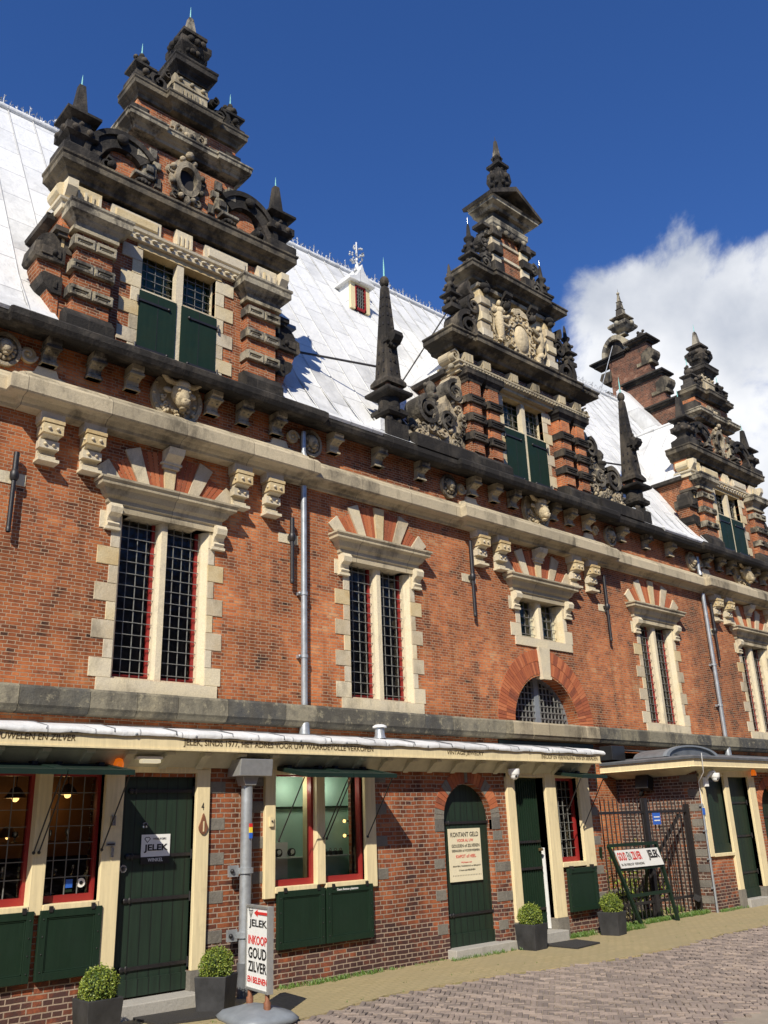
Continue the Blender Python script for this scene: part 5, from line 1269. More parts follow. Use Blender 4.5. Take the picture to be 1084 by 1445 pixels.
# ------------------------------------------------------------------ shops built against the hall
def board_door(S, x0, x1, z0, z1, y, mats=('green_plank', 'iron', 'iron'), straps=(.12, .42, .62, .93), from_right=True, name='door'):
    b = MB(); b.box(x0, x1, y, y+.05, z0, z1, 0); b.box(x0, x1, y-.02, y, z0, z0+.16, 0)
    d = part(name, b, mats[0], S)
    for f in straps:
        z = z0+(z1-z0)*f; q = MB(); a, c_ = (x1, x1-(x1-x0)*.86) if from_right else (x0, x0+(x1-x0)*.86)
        q.bar((a, y-.012, z), (c_, y-.012, z), .014, .035); q.ball((c_, y-.012, z), (.035, .012, .03), 0, 6, 5); q.tube([(a, y-.02, z-.05), (a, y-.02, z+.05)], .014, 6); q.ball((c_+(.05 if from_right else -.05), y-.014, z), (.02, .012, .035), 0, 6, 5)
        part('hinge', q, mats[1], d)
    return d
def shutter_panel(S, x0, x1, z0, z1, y, tilt=0, label=None):
    b = MB(); b.box(x0, x1, y-.035, y, z0, z1); w = .07
    for (a, c_, e, f) in ((x0, x0+w, z0, z1), (x1-w, x1, z0, z1), (x0+w, x1-w, z0, z0+w), (x0+w, x1-w, z1-w, z1)): b.box(a, c_, y-.05, y-.035, e, f)
    for (a, c_, e, f) in ((x0+w, x1-w, z0+w, z0+w+.015), (x0+w, x1-w, z1-w-.015, z1-w), (x0+w, x0+w+.015, z0+w, z1-w), (x1-w-.015, x1-w, z0+w, z1-w)): b.box(a, c_, y-.042, y-.035, e, f)
    for q in (x0+.035, x1-.035):
        for k in range(4): b.ball((q, y-.052, z0+.08+k*(z1-z0-.16)/3), .008, 1, 5, 4)
    p = part('shutter', b, ['green', 'iron'], S, bevel=.004)
    b = MB()
    for q in (x0+.1, x1-.1): b.box(q-.018, q+.018, y-.06, y, z1-.02, z1+.035)
    part('hinge', b, 'iron', p)
def flap(S, x0, x1, yh, zh, yo, zo, stays=True, splits=1):
    """top-hung shutter held up like an awning"""
    w = (x1-x0)/splits
    for i in range(splits):
        a, c_ = x0+i*w+.006, x0+(i+1)*w-.006
        b = MB(); t = .035
        def P(u, x, dz=0): return (x, yh+(yo-yh)*u, zh+(zo-zh)*u+dz)
        for u0, u1, zz in ((0, 1, 0),):
            vs = [P(u0, a), P(u0, c_), P(u1, c_), P(u1, a), P(u0, a, t), P(u0, c_, t), P(u1, c_, t), P(u1, a, t)]
            b.add(vs, [(0,3,2,1), (4,5,6,7), (0,1,5,4), (1,2,6,5), (2,3,7,6), (3,0,4,7)])
        for (u0, u1, xa, xb) in ((0, .14, a, c_), (.86, 1, a, c_), (.14, .86, a, a+.07), (.14, .86, c_-.07, c_)):
            vs = [P(u0, xa, t), P(u0, xb, t), P(u1, xb, t), P(u1, xa, t), P(u0, xa, t+.014), P(u0, xb, t+.014), P(u1, xb, t+.014), P(u1, xa, t+.014)]
            b.add(vs, [(4,5,6,7), (0,1,5,4), (1,2,6,5), (2,3,7,6), (3,0,4,7)])
        for q in (a+.12, c_-.12): b.box(q-.03, q+.03, yh-.1, yh, zh+.02, zh+.06, 1)
        p = part('top_hung_shutter', b, ['green_dark', 'iron'], S)
        b = MB()
        for q in ((a+.02, c_-.02)): b.tube([(q, yo+.12*(yh-yo), zo), (q+(.0), yh-.02, zh-.8)], .008, 5); b.ball((q, yh-.02, zh-.8), .018, 0, 6, 5)
        part('stay', b, 'iron', p)
def shop_pane(S, x0, x1, z0, z1, y, nx, nz, back=True):
    b = MB(); t = .035
    b.box(x0, x0+.012, y-.03, y+.05, z0, z1, 0); b.box(x1-t, x1, y-.03, y+.05, z0, z1, 0); b.box(x0, x1-t, y-.03, y+.05, z0, z0+.07, 0); b.box(x0, x1-t, y-.03, y+.05, z1-.04, z1, 0)
    fr = part('window_frame', b, 'redframe', S)
    b = MB(); b.add([(x0, y+.02, z0), (x1, y+.02, z0), (x1, y+.02, z1), (x0, y+.02, z1)], [(0,1,2,3)]); part('pane', b, 'glass', fr)
    b = MB()
    for i in range(1, nx): xx = x0+(x1-t-x0)*i/nx; b.box(xx-.004, xx+.004, y+.005, y+.016, z0+.07, z1-.04)
    for i in range(1, nz): zz = z0+.07+(z1-z0-.11)*i/nz; b.box(x0, x1-t, y+.003, y+.014, zz-.004, zz+.004)
    part('leading', b, 'leadbar', fr)

A = thing('shop_annex', (6, SW, 0), 'low brick jeweller shop at the left with white lead roof and wide green door', 'shop')
XE = 12.78
b = MB()
holes = [(2.2, 4.29, 1.08, 2.36), (4.50, 5.38, -.04, 2.3), (6.45, 7.87, 1.06, 2.36), (9.35, 10.35, .02, 2.28), (10.88, 11.62, -.04, 2.34), (11.88, 12.48, 1.06, 2.34)]
wall_grid(b, -3.5, XE+.27, -.04, 2.62, holes, SW, .3)
arch_fill(b, 9.85, 1.74, .5, 9.35, 10.35, 2.28, SW, .3)
b.box(XE+.2, XE+.27, SW+.01, MW, -.04, 2.6); b.box(-3.5, XE+.2, MW-.06, MW-.03, 2.4, 3.0)
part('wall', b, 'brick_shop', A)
# grey stone blocks let into the brick
b = MB()
for (x, zs_) in ((5.56, (.55, .95, 1.35, 1.72, 2.12)), (6.16, (.75, 1.12, 1.5, 1.9, 2.2)), (8.06, (1.05, 1.45, 1.85, 2.25)), (9.13, (.3, .72, 1.12)), (10.36, (.25, .62, 1.02, 1.45)), (10.56, (.62, 1.02)), (XE+.02, (.45, .85, 1.3, 1.75))):
    for z in zs_: b.bevbox(x, x+(.22 if x < 9 else .2), SW-.006, SW+.05, z, z+.13, 0, .004)
part('stone_block', b, 'stone_grey', A)
vb_ = MB(); sb_ = MB(); n = 27
for i in range(n):
    a0, a1 = 180*i/n+.3, 180*(i+1)/n-.3; st = i in (0, 1, 6, 7, 13, 19, 20, 25, 26)
    tgt = sb_ if st else vb_
    tgt.prism([(9.85+.5*math.cos(R(a0)), 1.76+.5*math.sin(R(a0))), (9.85+.68*math.cos(R(a0)), 1.76+.68*math.sin(R(a0))), (9.85+.68*math.cos(R(a1)), 1.76+.68*math.sin(R(a1))), (9.85+.5*math.cos(R(a1)), 1.76+.5*math.sin(R(a1)))][::-1], SW-.008, SW+.06)
for s in (-1, 1): sb_.bevbox(*sorted((9.85+s*.5, 9.85+s*.68)), SW-.008, SW+.05, 1.6, 1.76, 0, .004)
part('arch_ring', vb_, 'voussoir', A); part('arch_stone', sb_, 'stone_grey', A)
# cream joinery
b = MB()
def post(x0, x1, z0, z1, e=.05, m=0): b.box(x0, x1, SW-e, SW+.25, z0, z1, m)
post(3.58, 3.72, 1.0, 2.38); post(4.29, 4.50, .14, 2.38); post(5.38, 5.55, .32, 2.38); post(2.2, 3.58, 1.0, 1.09, .06); post(3.72, 4.29, 1.0, 1.09, .06); post(2.05, 2.2, .95, 2.38)
post(6.31, 6.46, .95, 2.40); post(7.08, 7.21, 1.06, 2.40); post(7.87, 8.05, .98, 2.40); post(6.46, 7.08, 1.0, 1.07, .06); post(7.21, 7.87, 1.0, 1.07, .06)
post(10.70, 10.88, .32, 2.42); post(11.62, 11.88, .3, 2.42); post(12.48, 12.76, .98, 2.42); post(11.88, 12.48, 1.0, 1.07, .06)
for x0, x1 in ((2.05, 5.56), (6.31, 8.05), (10.70, 12.76)): b.box(x0, x1, SW-.04, SW+.25, 2.34, 2.52)
part('timber_frame', b, 'cream', A, bevel=.006)
b = MB(); b.box(5.37, 5.56, SW-.06, SW+.25, -.02, .32); b.box(4.29, 4.50, SW-.055, SW+.25, -.02, .14); b.box(10.69, 10.89, SW-.06, SW+.25, -.02, .32); b.box(11.61, 11.89, SW-.06, SW+.25, -.02, .3)
part('post_base', b, 'stone_grey', A)
b = MB(); b.box(4.45, 5.4, SW-.28, SW+.3, -.03, .13); part('doorstep', b, 'concrete', A, bevel=.01)
b = MB(); b.box(9.3, 10.55, SW-.16, SW+.3, -.03, .11); part('doorstep', b, 'concrete', A, bevel=.01)
b = MB(); b.box(10.85, 11.66, SW-.22, SW+.3, -.03, .15); part('doorstep', b, 'concrete', A, bevel=.01)
# fascia, soffit with brackets, roof
FY = 8.96
b = MB(); b.box(-3.6, XE, FY, FY+.035, 2.555, 2.70); b.box(-3.6, XE, FY-.015, FY+.0, 2.555, 2.572); b.box(XE-.035, XE, FY+.035, SW+.6, 2.555, 2.70); part('fascia', b, 'cream', A)
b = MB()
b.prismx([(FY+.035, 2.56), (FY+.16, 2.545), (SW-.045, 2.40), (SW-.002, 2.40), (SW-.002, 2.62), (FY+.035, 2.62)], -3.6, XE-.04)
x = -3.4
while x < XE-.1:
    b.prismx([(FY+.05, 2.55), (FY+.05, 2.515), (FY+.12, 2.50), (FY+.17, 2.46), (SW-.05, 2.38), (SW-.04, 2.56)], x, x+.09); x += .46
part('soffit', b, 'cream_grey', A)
# lead roof in rolled bays
b = MB(); prof = [(FY-.03, 2.695), (FY-.04, 2.72), (FY-.02, 2.752), (FY+.3, 2.82), (MW-.04, 3.03)]
n = len(prof); vs = []
xs_ = [-3.6 + i*.1 for i in range(int((XE+.12+3.6)/.1)+1)]
for x in xs_:
    for j, (y, z) in enumerate(prof): vs.append((x, y+.004*math.sin(x*3), z+.006*math.sin(x*7+j)+.004*math.sin(x*17)))
b.add(vs, [(i*n+j, i*n+n+j, i*n+n+j+1, i*n+j+1) for i in range(len(xs_)-1) for j in range(n-1)], 0, True)
b.add([(XE+.1, y, z) for y, z in prof] + [(XE+.1, MW-.04, 2.6), (XE+.1, FY, 2.68)], [tuple(range(n+2))])
part('roof', b, 'lead', A)
b = MB(); x = -3.0
while x < XE-.4: b.tube([(x, FY-.04, 2.72), (x+.01, FY-.015, 2.757), (x, FY+.3, 2.828), (x, MW-.05, 3.035)], .009, 6, 0); b.ball((x+.25, FY-.033, 2.71), (.02, .01, .014), 1, 5, 4); x += .72
part('roof_seam', b, ['lead_dark', 'grey'], A)
# doors
d1 = board_door(A, 4.50, 5.38, .15, 2.3, SW+.05)
b = MB(); b.lathe(4.79, SW+.02, [(.03, 1.77), (.03, 1.79)], 10); 
for (x, z, r) in ((4.80, 1.80, .028), (4.57, 1.37, .04)): b.cyl_y(x, z, r, SW+.015, SW+.05, 14); b.cyl_y(x, z, r*.55, SW+.008, SW+.02, 12, 1)
part('handle', b, ['silver', 'iron'], d1)
d2 = board_door(A, 9.34, 10.36, .11, 1.76, SW+.1, straps=(.24, .97))
b = MB(); b.prism([(9.34, 1.76), (10.36, 1.76)]+[(9.85+.51*math.cos(R(a)), 1.76+.51*math.sin(R(a))) for a in range(10, 180, 10)], SW+.1, SW+.15); part('door', b, 'green_plank', A)
# narrow boarded door standing ajar with white inner door behind
b = MB(); b.box(10.89, 11.54, SW+.08, SW+.13, .16, 2.33); 
for i in range(12): x = 10.91+i*.053; b.box(x, x+.016, SW+.065, SW+.08, .2, 2.3)
d3 = part('door', b, 'green', A)
for z in (.45, 1.02, 1.4): 
    q = MB(); q.bar((10.9, SW+.05, z), (11.5, SW+.05, z), .014, .035); part('hinge', q, 'iron', d3)
b = MB(); b.box(11.46, 11.49, SW+.02, SW+.07, 1.26, 1.3); b.tube([(11.475, SW+.0, 1.28), (11.475, SW+.06, 1.28)], .02, 8); part('handle', b, 'gold', d3)
b = MB(); b.box(11.58, 11.60, SW+.06, SW+.16, .16, 1.3); part('inner_door', b, 'white', A)
b = MB(); b.box(10.7, 11.7, SW+.62, SW+.66, 0, 2.4); part('lobby', b, 'void', A)
# left display window: dark interior with small warm lamps
for x0, x1 in ((2.2, 2.86), (2.9, 3.58), (3.72, 4.29)): shop_pane(A, x0, x1, 1.09, 2.34, SW+.1, 4, 7)
b = MB(); b.box(2.86, 2.9, SW-.04, SW+.2, 1.06, 2.36); part('mullion', b, 'cream', A)
b = MB()
b.box(2.1, 5.25, SW+1.5, SW+1.54, .4, 2.5, 0); b.box(2.0, 2.04, SW+.25, SW+1.5, .4, 2.5, 0); b.box(5.25, 5.29, SW+.3, SW+1.5, .4, 2.5, 0); b.box(2.0, 4.4, SW+.25, SW+.6, 1.0, 1.04, 1); b.box(2.0, 5.25, SW+.3, SW+1.54, 2.5, 2.54, 0); b.box(2.1, 5.2, SW+1.42, SW+1.5, 1.5, 2.4, 1)
part('shop_interior', b, ['void', 'wood'], A)
flap(A, 2.2, 4.3, SW-.06, 2.37, 8.6, 2.27, splits=3)
for x0, x1 in ((2.3, 2.98), (3.0, 3.64), (3.7, 4.33)): shutter_panel(A, x0, x1, .42, 1.04, SW-.02)
# middle display window: mint show-case
for x0, x1 in ((6.46, 7.08), (7.21, 7.87)): 
    b = MB()
shop_pane(A, 6.46, 7.08, 1.07, 2.36, SW+.06, 1, 1); shop_pane(A, 7.21, 7.87, 1.07, 2.36, SW+.06, 1, 1)
b = MB(); b.box(6.3, 8.0, SW+.42, SW+.46, .9, 2.5, 0); b.box(6.28, 6.32, SW+.25, SW+.62, .9, 2.5, 0); b.box(7.96, 8.0, SW+.3, SW+.62, .9, 2.5, 0); b.box(6.3, 8.0, SW+.25, SW+.62, 1.06, 1.1, 0)
b.box(6.3, 8.0, SW+.25, SW+.62, 2.5, 2.54, 0); b.box(6.32, 7.96, SW+.38, SW+.42, 1.95, 1.975, 1); b.box(6.5, 6.95, SW+.39, SW+.42, 1.1, 1.55, 2); b.box(6.45, 7.9, SW+.28, SW+.42, 1.36, 1.37, 2)
part('show_case', b, ['mint', 'green', 'white'], A)
for i, x in enumerate((6.56, 6.78, 6.98)):
    b = MB(); b.box(x-.04, x+.04, SW+.3, SW+.38, 1.375, 1.385, 0); b.cyl_y(x, 1.44, .035, SW+.33, SW+.35, 14, 1); b.cyl_y(x, 1.44, .028, SW+.325, SW+.33, 14, 0); b.ring(x, 1.43, .035, .05, SW+.33, SW+.37, 0, 360, 14, 2)
    o = part('wristwatch', b, ['paper', 'silver', 'black']); tag(o, ['silver wristwatch on the glass shelf, nearest the left edge of the mint show window', 'middle wristwatch of three on the glass shelf of the mint show window', 'wristwatch on the glass shelf, nearest the red middle frame of the mint show window'][i], 'watch', 'watches on the shelf of the mint show window')
RB = []
for i in range(7):
    x = 7.26+i*.085; b = MB(); b.box(x-.022, x+.022, SW+.33, SW+.38, 1.372, 1.42, 0); b.ring(x, 1.435, .012, .019, SW+.35, SW+.358, 0, 360, 12, 1)
    o = part('ring_box', b, ['black', 'silver']); tag(o, 'small black ring box in the row on the shelf of the right-hand mint show window', 'ring box', 'ring boxes on the shelf of the mint show window')
for x, lb in ((6.6, 'black necklace bust at the bottom of the left mint show window pane'), (7.38, 'black necklace bust at the bottom of the right mint show window pane, larger highlight')):
    b = MB(); y = SW+.34
    b.prism([(x-.05, 1.1), (x+.05, 1.1), (x+.045, 1.16), (x+.075, 1.26), (x+.03, 1.3), (x+.02, 1.345), (x-.03, 1.345), (x-.035, 1.3), (x-.07, 1.25), (x-.04, 1.16)], y-.02, y+.04, 0); b.ring(x, 1.26, .03, .036, y-.028, y-.02, 180, 360, 12, 1)
    o = part('necklace_bust', b, ['black', 'silver'], bevel=.006); tag(o, 'black necklace bust standing low in the ' + ('left' if x < 7 else 'right') + ' pane of the mint show window', 'display bust')
for z in (1.6, 1.78):
    b = MB(); b.ball((7.8, SW+.3, z), .022, 0, 8, 6); b.box(7.82, 7.9, SW+.29, SW+.31, z-.01, z+.01, 1)
    ld = bpy.data.lights.new('spot_glow', 'POINT'); ld.energy = 2.0; ld.color = (1, .93, .8); ld.shadow_soft_size = .05; lo = bpy.data.objects.new('spot_glow', ld); col.objects.link(lo); lo.location = (7.55 if z < 1.7 else 6.9, SW+.2, 2.2)
    o = part('spotlight', b, ['warm', 'black']); tag(o, ('lower' if z < 1.7 else 'upper') + ' small warm spotlight at the right edge of the mint show window', 'spotlight')
flap(A, 6.46, 7.9, SW-.06, 2.38, 8.62, 2.27, splits=2)
shutter_panel(A, 6.49, 7.18, .40, 1.02, SW-.02); shutter_panel(A, 7.21, 7.95, .40, 1.02, SW-.02)
text('Geen fietsen plaatsen', 7.36, 7.70, .965, 1.0, SW-.073, 'paper', A, bold=.01)
# right window with green leaded glass
shop_pane(A, 11.88, 12.48, 1.07, 2.34, SW+.1, 5, 9)
b = MB(); b.box(11.8, 12.6, SW+.5, SW+.54, .9, 1.5, 0); b.box(11.8, 12.6, SW+.52, SW+.56, 1.5, 2.5, 1); part('window_blind', b, ['curtain', 'void'], A)
flap(A, 11.85, 12.5, SW-.06, 2.38, 8.66, 2.3); shutter_panel(A, 11.93, 12.66, .36, .98, SW-.06)
# house number, drop emblem, small fittings
text('4', 5.44, 5.475, 1.94, 2.02, SW-.052, 'ink', A, 'house_number')
b = MB(); pts = []
for k in range(24):
    t = 2*math.pi*k/24; r = .055; pts.append((5.465+r*math.sin(t)*(1-.35*max(0, math.cos(t))), 1.76+.075*math.cos(t)+(.07*max(0, math.cos(t))**6)))
b.prism(pts, SW-.07, SW-.052, 0); b.box(5.458, 5.472, SW-.076, SW-.07, 1.71, 1.82, 1); part('emblem', b, ['rust', 'cream'], A)
b = MB(); b.box(4.36, 4.41, SW-.08, SW-.052, 1.8, 1.9, 0); b.ball((4.385, SW-.085, 1.87), .008, 1, 5, 4); o = part('doorbell', b, ['silver', 'black']); tag(o, 'small metal catch plate on the cream post left of the wide green door', 'fitting')
b = MB(); b.box(4.33, 4.43, SW-.062, SW-.052, 1.60, 1.635, 0); b.box(4.34, 4.42, SW-.066, SW-.062, 1.61, 1.625, 1); b.box(4.38, 4.41, SW-.075, SW-.052, 1.49, 1.59, 2); o = part('intercom', b, ['alu', 'black', 'silver']); tag(o, 'metal intercom strip on the cream post left of the wide green door', 'intercom')
b = MB(); b.box(6.36, 6.41, SW-.08, SW-.052, 1.74, 1.85, 0); b.ball((6.385, SW-.085, 1.8), .012, 1, 6, 5); o = part('alarm_key_box', b, ['cream', 'black']); tag(o, 'small cream key switch box on the cream post left of the mint show window', 'switch')
for i, (x, nm) in enumerate(((6.5, 0),)): pass
text('JUWELEN EN ZILVER', 3.02, 3.80, 2.60, 2.68, FY-.002, 'gold', A, bold=.012, shear=.15)
text('JELEK, SINDS 1977, HET ADRES VOOR UW WAARDEVOLLE VERKOPEN', 5.03, 7.80, 2.595, 2.68, FY-.002, 'gold', A, bold=.014)
text('VINTAGE JEWELRY', 9.17, 9.93, 2.60, 2.67, FY-.002, 'gold', A, bold=.012, shear=.15)
text('INKOOP EN VERPANDING VAN EN SIERADEN', 11.25, 12.70, 2.60, 2.67, FY-.002, 'gold', A, bold=.014)
# stickers on the left window
b = MB(); b.box(4.0, 4.07, SW+.105, SW+.112, 1.22, 1.3, 0); b.box(4.0, 4.07, SW+.105, SW+.112, 1.18, 1.205, 1); b.cyl_y(4.16, 1.26, .045, SW+.105, SW+.112, 16, 2); b.cyl_y(4.16, 1.26, .018, SW+.1, SW+.105, 10, 3)
part('window_sticker', b, ['blue', 'green', 'paper', 'ink'], A)

# lamps and beacons and cameras on shop one
def beacon(x, y, z, label):
    t = thing('beacon', (x, y, z), label, 'alarm light'); b = MB(); b.lathe(x, y, [(.05, z), (.055, z+.06), (.035, z+.11), (.005, z+.12)], 14); part('lens', b, 'orange', t)
    b = MB(); b.lathe(x, y, [(.055, z-.02), (.055, z)], 14); part('base', b, 'black', t)
beacon(4.38, SW-.12, 2.36, 'orange alarm beacon at the top left corner of the wide green door')
t = thing('wall_lamp', (4.7, SW-.1, 2.45), 'slim white lamp under the canopy above the wide green door', 'lamp')
b = MB(); b.box(4.56, 4.86, SW-.2, SW-.09, 2.47, 2.5); part('housing', b, 'white', t, bevel=.005)
b = MB(); b.box(4.62, 4.84, SW-.19, SW-.1, 2.43, 2.468); part('diffuser', b, 'tube', t, bevel=.01)
def dome_cam(x, y, z, label, arm=False):
    t = thing('security_camera', (x, y, z), label, 'camera')
    b = MB(); b.lathe(x, y, [(.09, z+.09), (.09, z+.02), (.075, z+.0)], 18); 
    if arm: b.tube([(x-.12, y+.16, z-.05), (x-.12, y+.02, z+.1), (x-.04, y, z+.14), (x, y, z+.09)], .032, 8); b.box(x-.18, x-.06, y+.12, y+.2, z-.15, z+.02)
    part('housing', b, 'white', t)
    b = MB(); b.ball((x, y, z+.0), .07, 0, 14, 10); part('dome', b, 'white', t)
    b = MB(); b.ball((x-.02, y-.055, z-.02), .022, 0, 8, 6); b.ball((x+.03, y-.055, z-.02), .016, 0, 8, 6); part('lens', b, 'black', t)
dome_cam(10.74, SW-.17, 2.36, 'white dome camera above the cream post right of the arched green door')
# lead vent on the roof
t = thing('roof_vent', (8.4, 9.5, 2.86), 'short grey vent pipe with flat cap on the white lead shop roof', 'vent'); b = MB(); b.lathe(8.4, 9.5, [(.09, 2.85), (.07, 2.9), (.065, 3.0)], 14); part('pipe', b, 'zinc', t)
b = MB(); b.lathe(8.4, 9.5, [(.1, 3.0), (.1, 3.02), (.06, 3.04)], 14); part('cap', b, 'lead', t)

# things seen in the left window
for i, (x, y, z, lb) in enumerate(((3.70, SW+.9, 2.12, 'warm shop lamp high in the far left leaded window'), (4.32, SW+1.0, 2.16, 'warm shop lamp high in the dark leaded window beside the wide green door'), (3.62, SW+.8, 1.72, 'small warm lamp halfway up in the far left leaded window'))):
    t = thing('shop_lamp', (x, y, z), lb, 'lamp'); b = MB(); b.lathe(x, y, [(.12, z), (.05, z+.1), (.01, z+.12)], 14); part('lamp_shade', b, 'wood', t); b = MB(); b.ball((x, y, z), .04 if i < 2 else .02); part('bulb', b, 'warm', t)
    if z > 2:
        ld = bpy.data.lights.new('bulb_glow', 'POINT'); ld.energy = .7; ld.color = (1, .6, .25); ld.shadow_soft_size = .05; lo = bpy.data.objects.new('bulb_glow', ld); col.objects.link(lo); lo.location = (x, y+.15, z-.1)
        b = MB(); b.tube([(x, y, z+.1), (x, y, 2.5)], .006, 5); part('cord', b, 'black', t)
SH = ['dark glass shelf with silverware behind the leaded window by the wide green door', 'lower glass shelf with silverware behind the leaded window by the wide green door']
for i, z in enumerate((1.32, 1.66)):
    t = thing('display_shelf', (3.4, SW+.45, z), SH[1-i], 'shelf'); b = MB(); b.box(2.2, 4.35, SW+.4, SW+.6, z, z+.012); part('board', b, 'glass', t)
rr = random.Random(3)
for i in range(22):
    x = 2.3+i*.092; z = 1.332 if i % 2 else 1.672; b = MB(); h = rr.uniform(.05, .12); r = rr.uniform(.018, .035)
    b.lathe(x, SW+.5, [(r, z), (r*.3, z+.01), (r*.3, z+h*.4), (r, z+h*.6), (r*.9, z+h)], 10)
    o = part('silver_cup', b, 'silver'); tag(o, 'small silver cup on the ' + ('lower' if i % 2 else 'upper') + ' shelf of the dark leaded shop window', 'cup', 'silver cups on the ' + ('lower' if i % 2 else 'upper') + ' window shelf')

# ---------------------------------------------------------------- second shop
Bs = thing('shop_annex', (18, SW, 0), 'low brick shop at the right with dark brown side wall and grey roof', 'shop')
b = MB(); X2 = 16.3
wall_grid(b, X2, 27, -.04, 2.62, [(16.5, 17.25, 1.0, 2.4), (17.42, 18.25, -.04, 2.4), (18.75, 19.7, .02, 2.3)], SW, .3)
arch_fill(b, 19.225, 1.76, .475, 18.75, 19.7, 2.3, SW, .3)
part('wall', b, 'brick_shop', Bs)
b = MB(); b.box(X2, X2+.3, SW+.002, MW, -.04, 2.62); part('side_wall', b, 'brick_dark', Bs)
b = MB(); rr = random.Random(5)
for k in range(9): b.bevbox(X2-.006, X2+.02, SW-.004, SW+rr.choice((.22, .36)), .15+k*.27, .15+k*.27+.13, 0, .003)
part('stone_block', b, 'stone_grey', Bs)
b = MB()
post(16.35, 16.5, .95, 2.46); post(17.25, 17.42, .32, 2.46); post(18.25, 18.5, .32, 2.46); b.box(16.35, 18.5, SW-.04, SW+.25, 2.4, 2.52); b.box(16.5, 17.25, SW-.05, SW+.2, .94, 1.0)
part('timber_frame', b, 'cream', Bs, bevel=.006)
b = MB(); b.box(17.24, 17.43, SW-.06, SW+.2, -.02, .32); b.box(18.24, 18.52, SW-.06, SW+.2, -.02, .32); part('post_base', b, 'stone_grey', Bs)
b = MB(); b.box(17.43, 18.24, SW-.12, SW+.3, -.03, .14); part('doorstep', b, 'concrete', Bs, bevel=.01)
board_door(Bs, 17.42, 18.25, .15, 2.4, SW+.08, straps=(.2, .5, .78)); board_door(Bs, 16.5, 17.25, 1.0, 2.4, SW+.04, straps=(.06, .94), name='shutter')
board_door(Bs, 18.75, 19.7, .12, 1.78, SW+.2, straps=(.3, .9)); b = MB(); b.prism([(18.75, 1.78), (19.7, 1.78)]+[(19.225+.48*math.cos(R(a)), 1.78+.48*math.sin(R(a))) for a in range(10, 180, 10)], SW+.2, SW+.25); part('door', b, 'green_plank', Bs)
vb_ = MB()
for i in range(26):
    a0, a1 = R(180*i/26+.3), R(180*(i+1)/26-.3)
    (vb_).prism([(19.225+.475*math.cos(a0), 1.76+.475*math.sin(a0)), (19.225+.66*math.cos(a0), 1.76+.66*math.sin(a0)), (19.225+.66*math.cos(a1), 1.76+.66*math.sin(a1)), (19.225+.475*math.cos(a1), 1.76+.475*math.sin(a1))][::-1], SW-.008, SW+.06)
part('arch_ring', vb_, 'voussoir', Bs)
b = MB(); fx = 15.75
b.mould([(fx, MW-.02), (fx, FY), (27, FY)], [(-.04, 2.555), (-.0, 2.555), (.015, 2.56), (.0, 2.575), (0, 2.70), (-.04, 2.70)]); part('fascia', b, 'cream', Bs)
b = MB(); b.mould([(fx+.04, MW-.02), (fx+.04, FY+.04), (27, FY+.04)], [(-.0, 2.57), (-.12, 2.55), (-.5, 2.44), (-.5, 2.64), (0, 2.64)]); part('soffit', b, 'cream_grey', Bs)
b = MB(); b.mould([(fx-.0, MW-.05), (fx-.0, FY), (27, FY)], [(.04, 2.70), (.05, 2.74), (0, 2.765), (-.4, 2.80), (-.9, 2.86), (-.9, 2.8), (-.1, 2.7)]); b.add([(fx+.6, FY+.6, 2.82), (27, FY+.6, 2.82), (27, MW-.04, 3.05), (fx+.6, MW-.04, 3.05)], [(0, 1, 2, 3)])
part('roof', b, 'lead_dark', Bs)
b = MB()
for k in range(17):
    pass
def arcpts(cx_, z_, r_, h_, n_=16): return [(cx_+r_*math.cos(math.pi*i/n_), z_+h_*math.sin(math.pi*i/n_)) for i in range(n_+1)]
b.prism(arcpts(17.0, 2.8, .95, .2)[::-1], FY+.75, FY+1.5, 0); b.ring(17.0, 2.8, .9, 1.02, FY+.7, FY+.78, 0, 180, 20, 1, .23); part('roof_light', b, ['lead_dark', 'grey'], Bs)
dome_cam(16.62, SW-.22, 2.36, 'white dome camera on a curved arm at the corner of the right shop', True)
beacon(18.35, SW-.14, 2.42, 'orange alarm beacon right above the narrow green door of the right shop')
t = thing('floodlight', (16.1, 10.6, 2.2), 'black floodlight on the brown brick side wall under the cream fascia', 'lamp'); b = MB(); b.cbox((16.16, 10.35, 2.33), (.2, .3, .26), 0, 0, 0, .3); part('housing', b, 'black', t, bevel=.01)
b = MB(); b.tube([(16.15, 10.38, 2.25), (16.08, 10.42, 2.1), (16.22, 10.45, 2.12)], .04, 8); part('bracket', b, 'black', t)
t = thing('meter_box', (14.3, MW-.3, 2.7), 'dark box on the shop roof corner under the stone ledge', 'box'); b = MB(); b.box(15.7, 16.15, MW-.4, MW-.1, 2.8, 3.08); part('housing', b, 'black', t, bevel=.01)
# conduit up the shop corner
t = thing('conduit', (16.3, SW-.02, 0), 'thin grey conduit pipe up the front corner of the right shop', 'pipe'); b = MB(); b.tube([(16.3, SW-.04, 0), (16.3, SW-.04, 1.9)], .022, 8); part('pipe', b, 'zinc', t)
b = MB(); b.tube([(16.3, SW-.04, 1.9), (16.3, SW-.04, 2.3), (16.0, FY-.02, 2.45), (15.95, FY-.06, 2.8)], .008, 6); part('cable', b, 'white', t)
b = MB(); [b.box(16.26, 16.34, SW-.05, SW, z, z+.03) for z in (.4, .9, 1.4, 1.85)]; part('clip', b, 'zinc', t)
b = MB(); b.box(16.27, 16.33, SW-.07, SW-.05, 1.7, 1.82); part('sticker', b, 'blue', t)

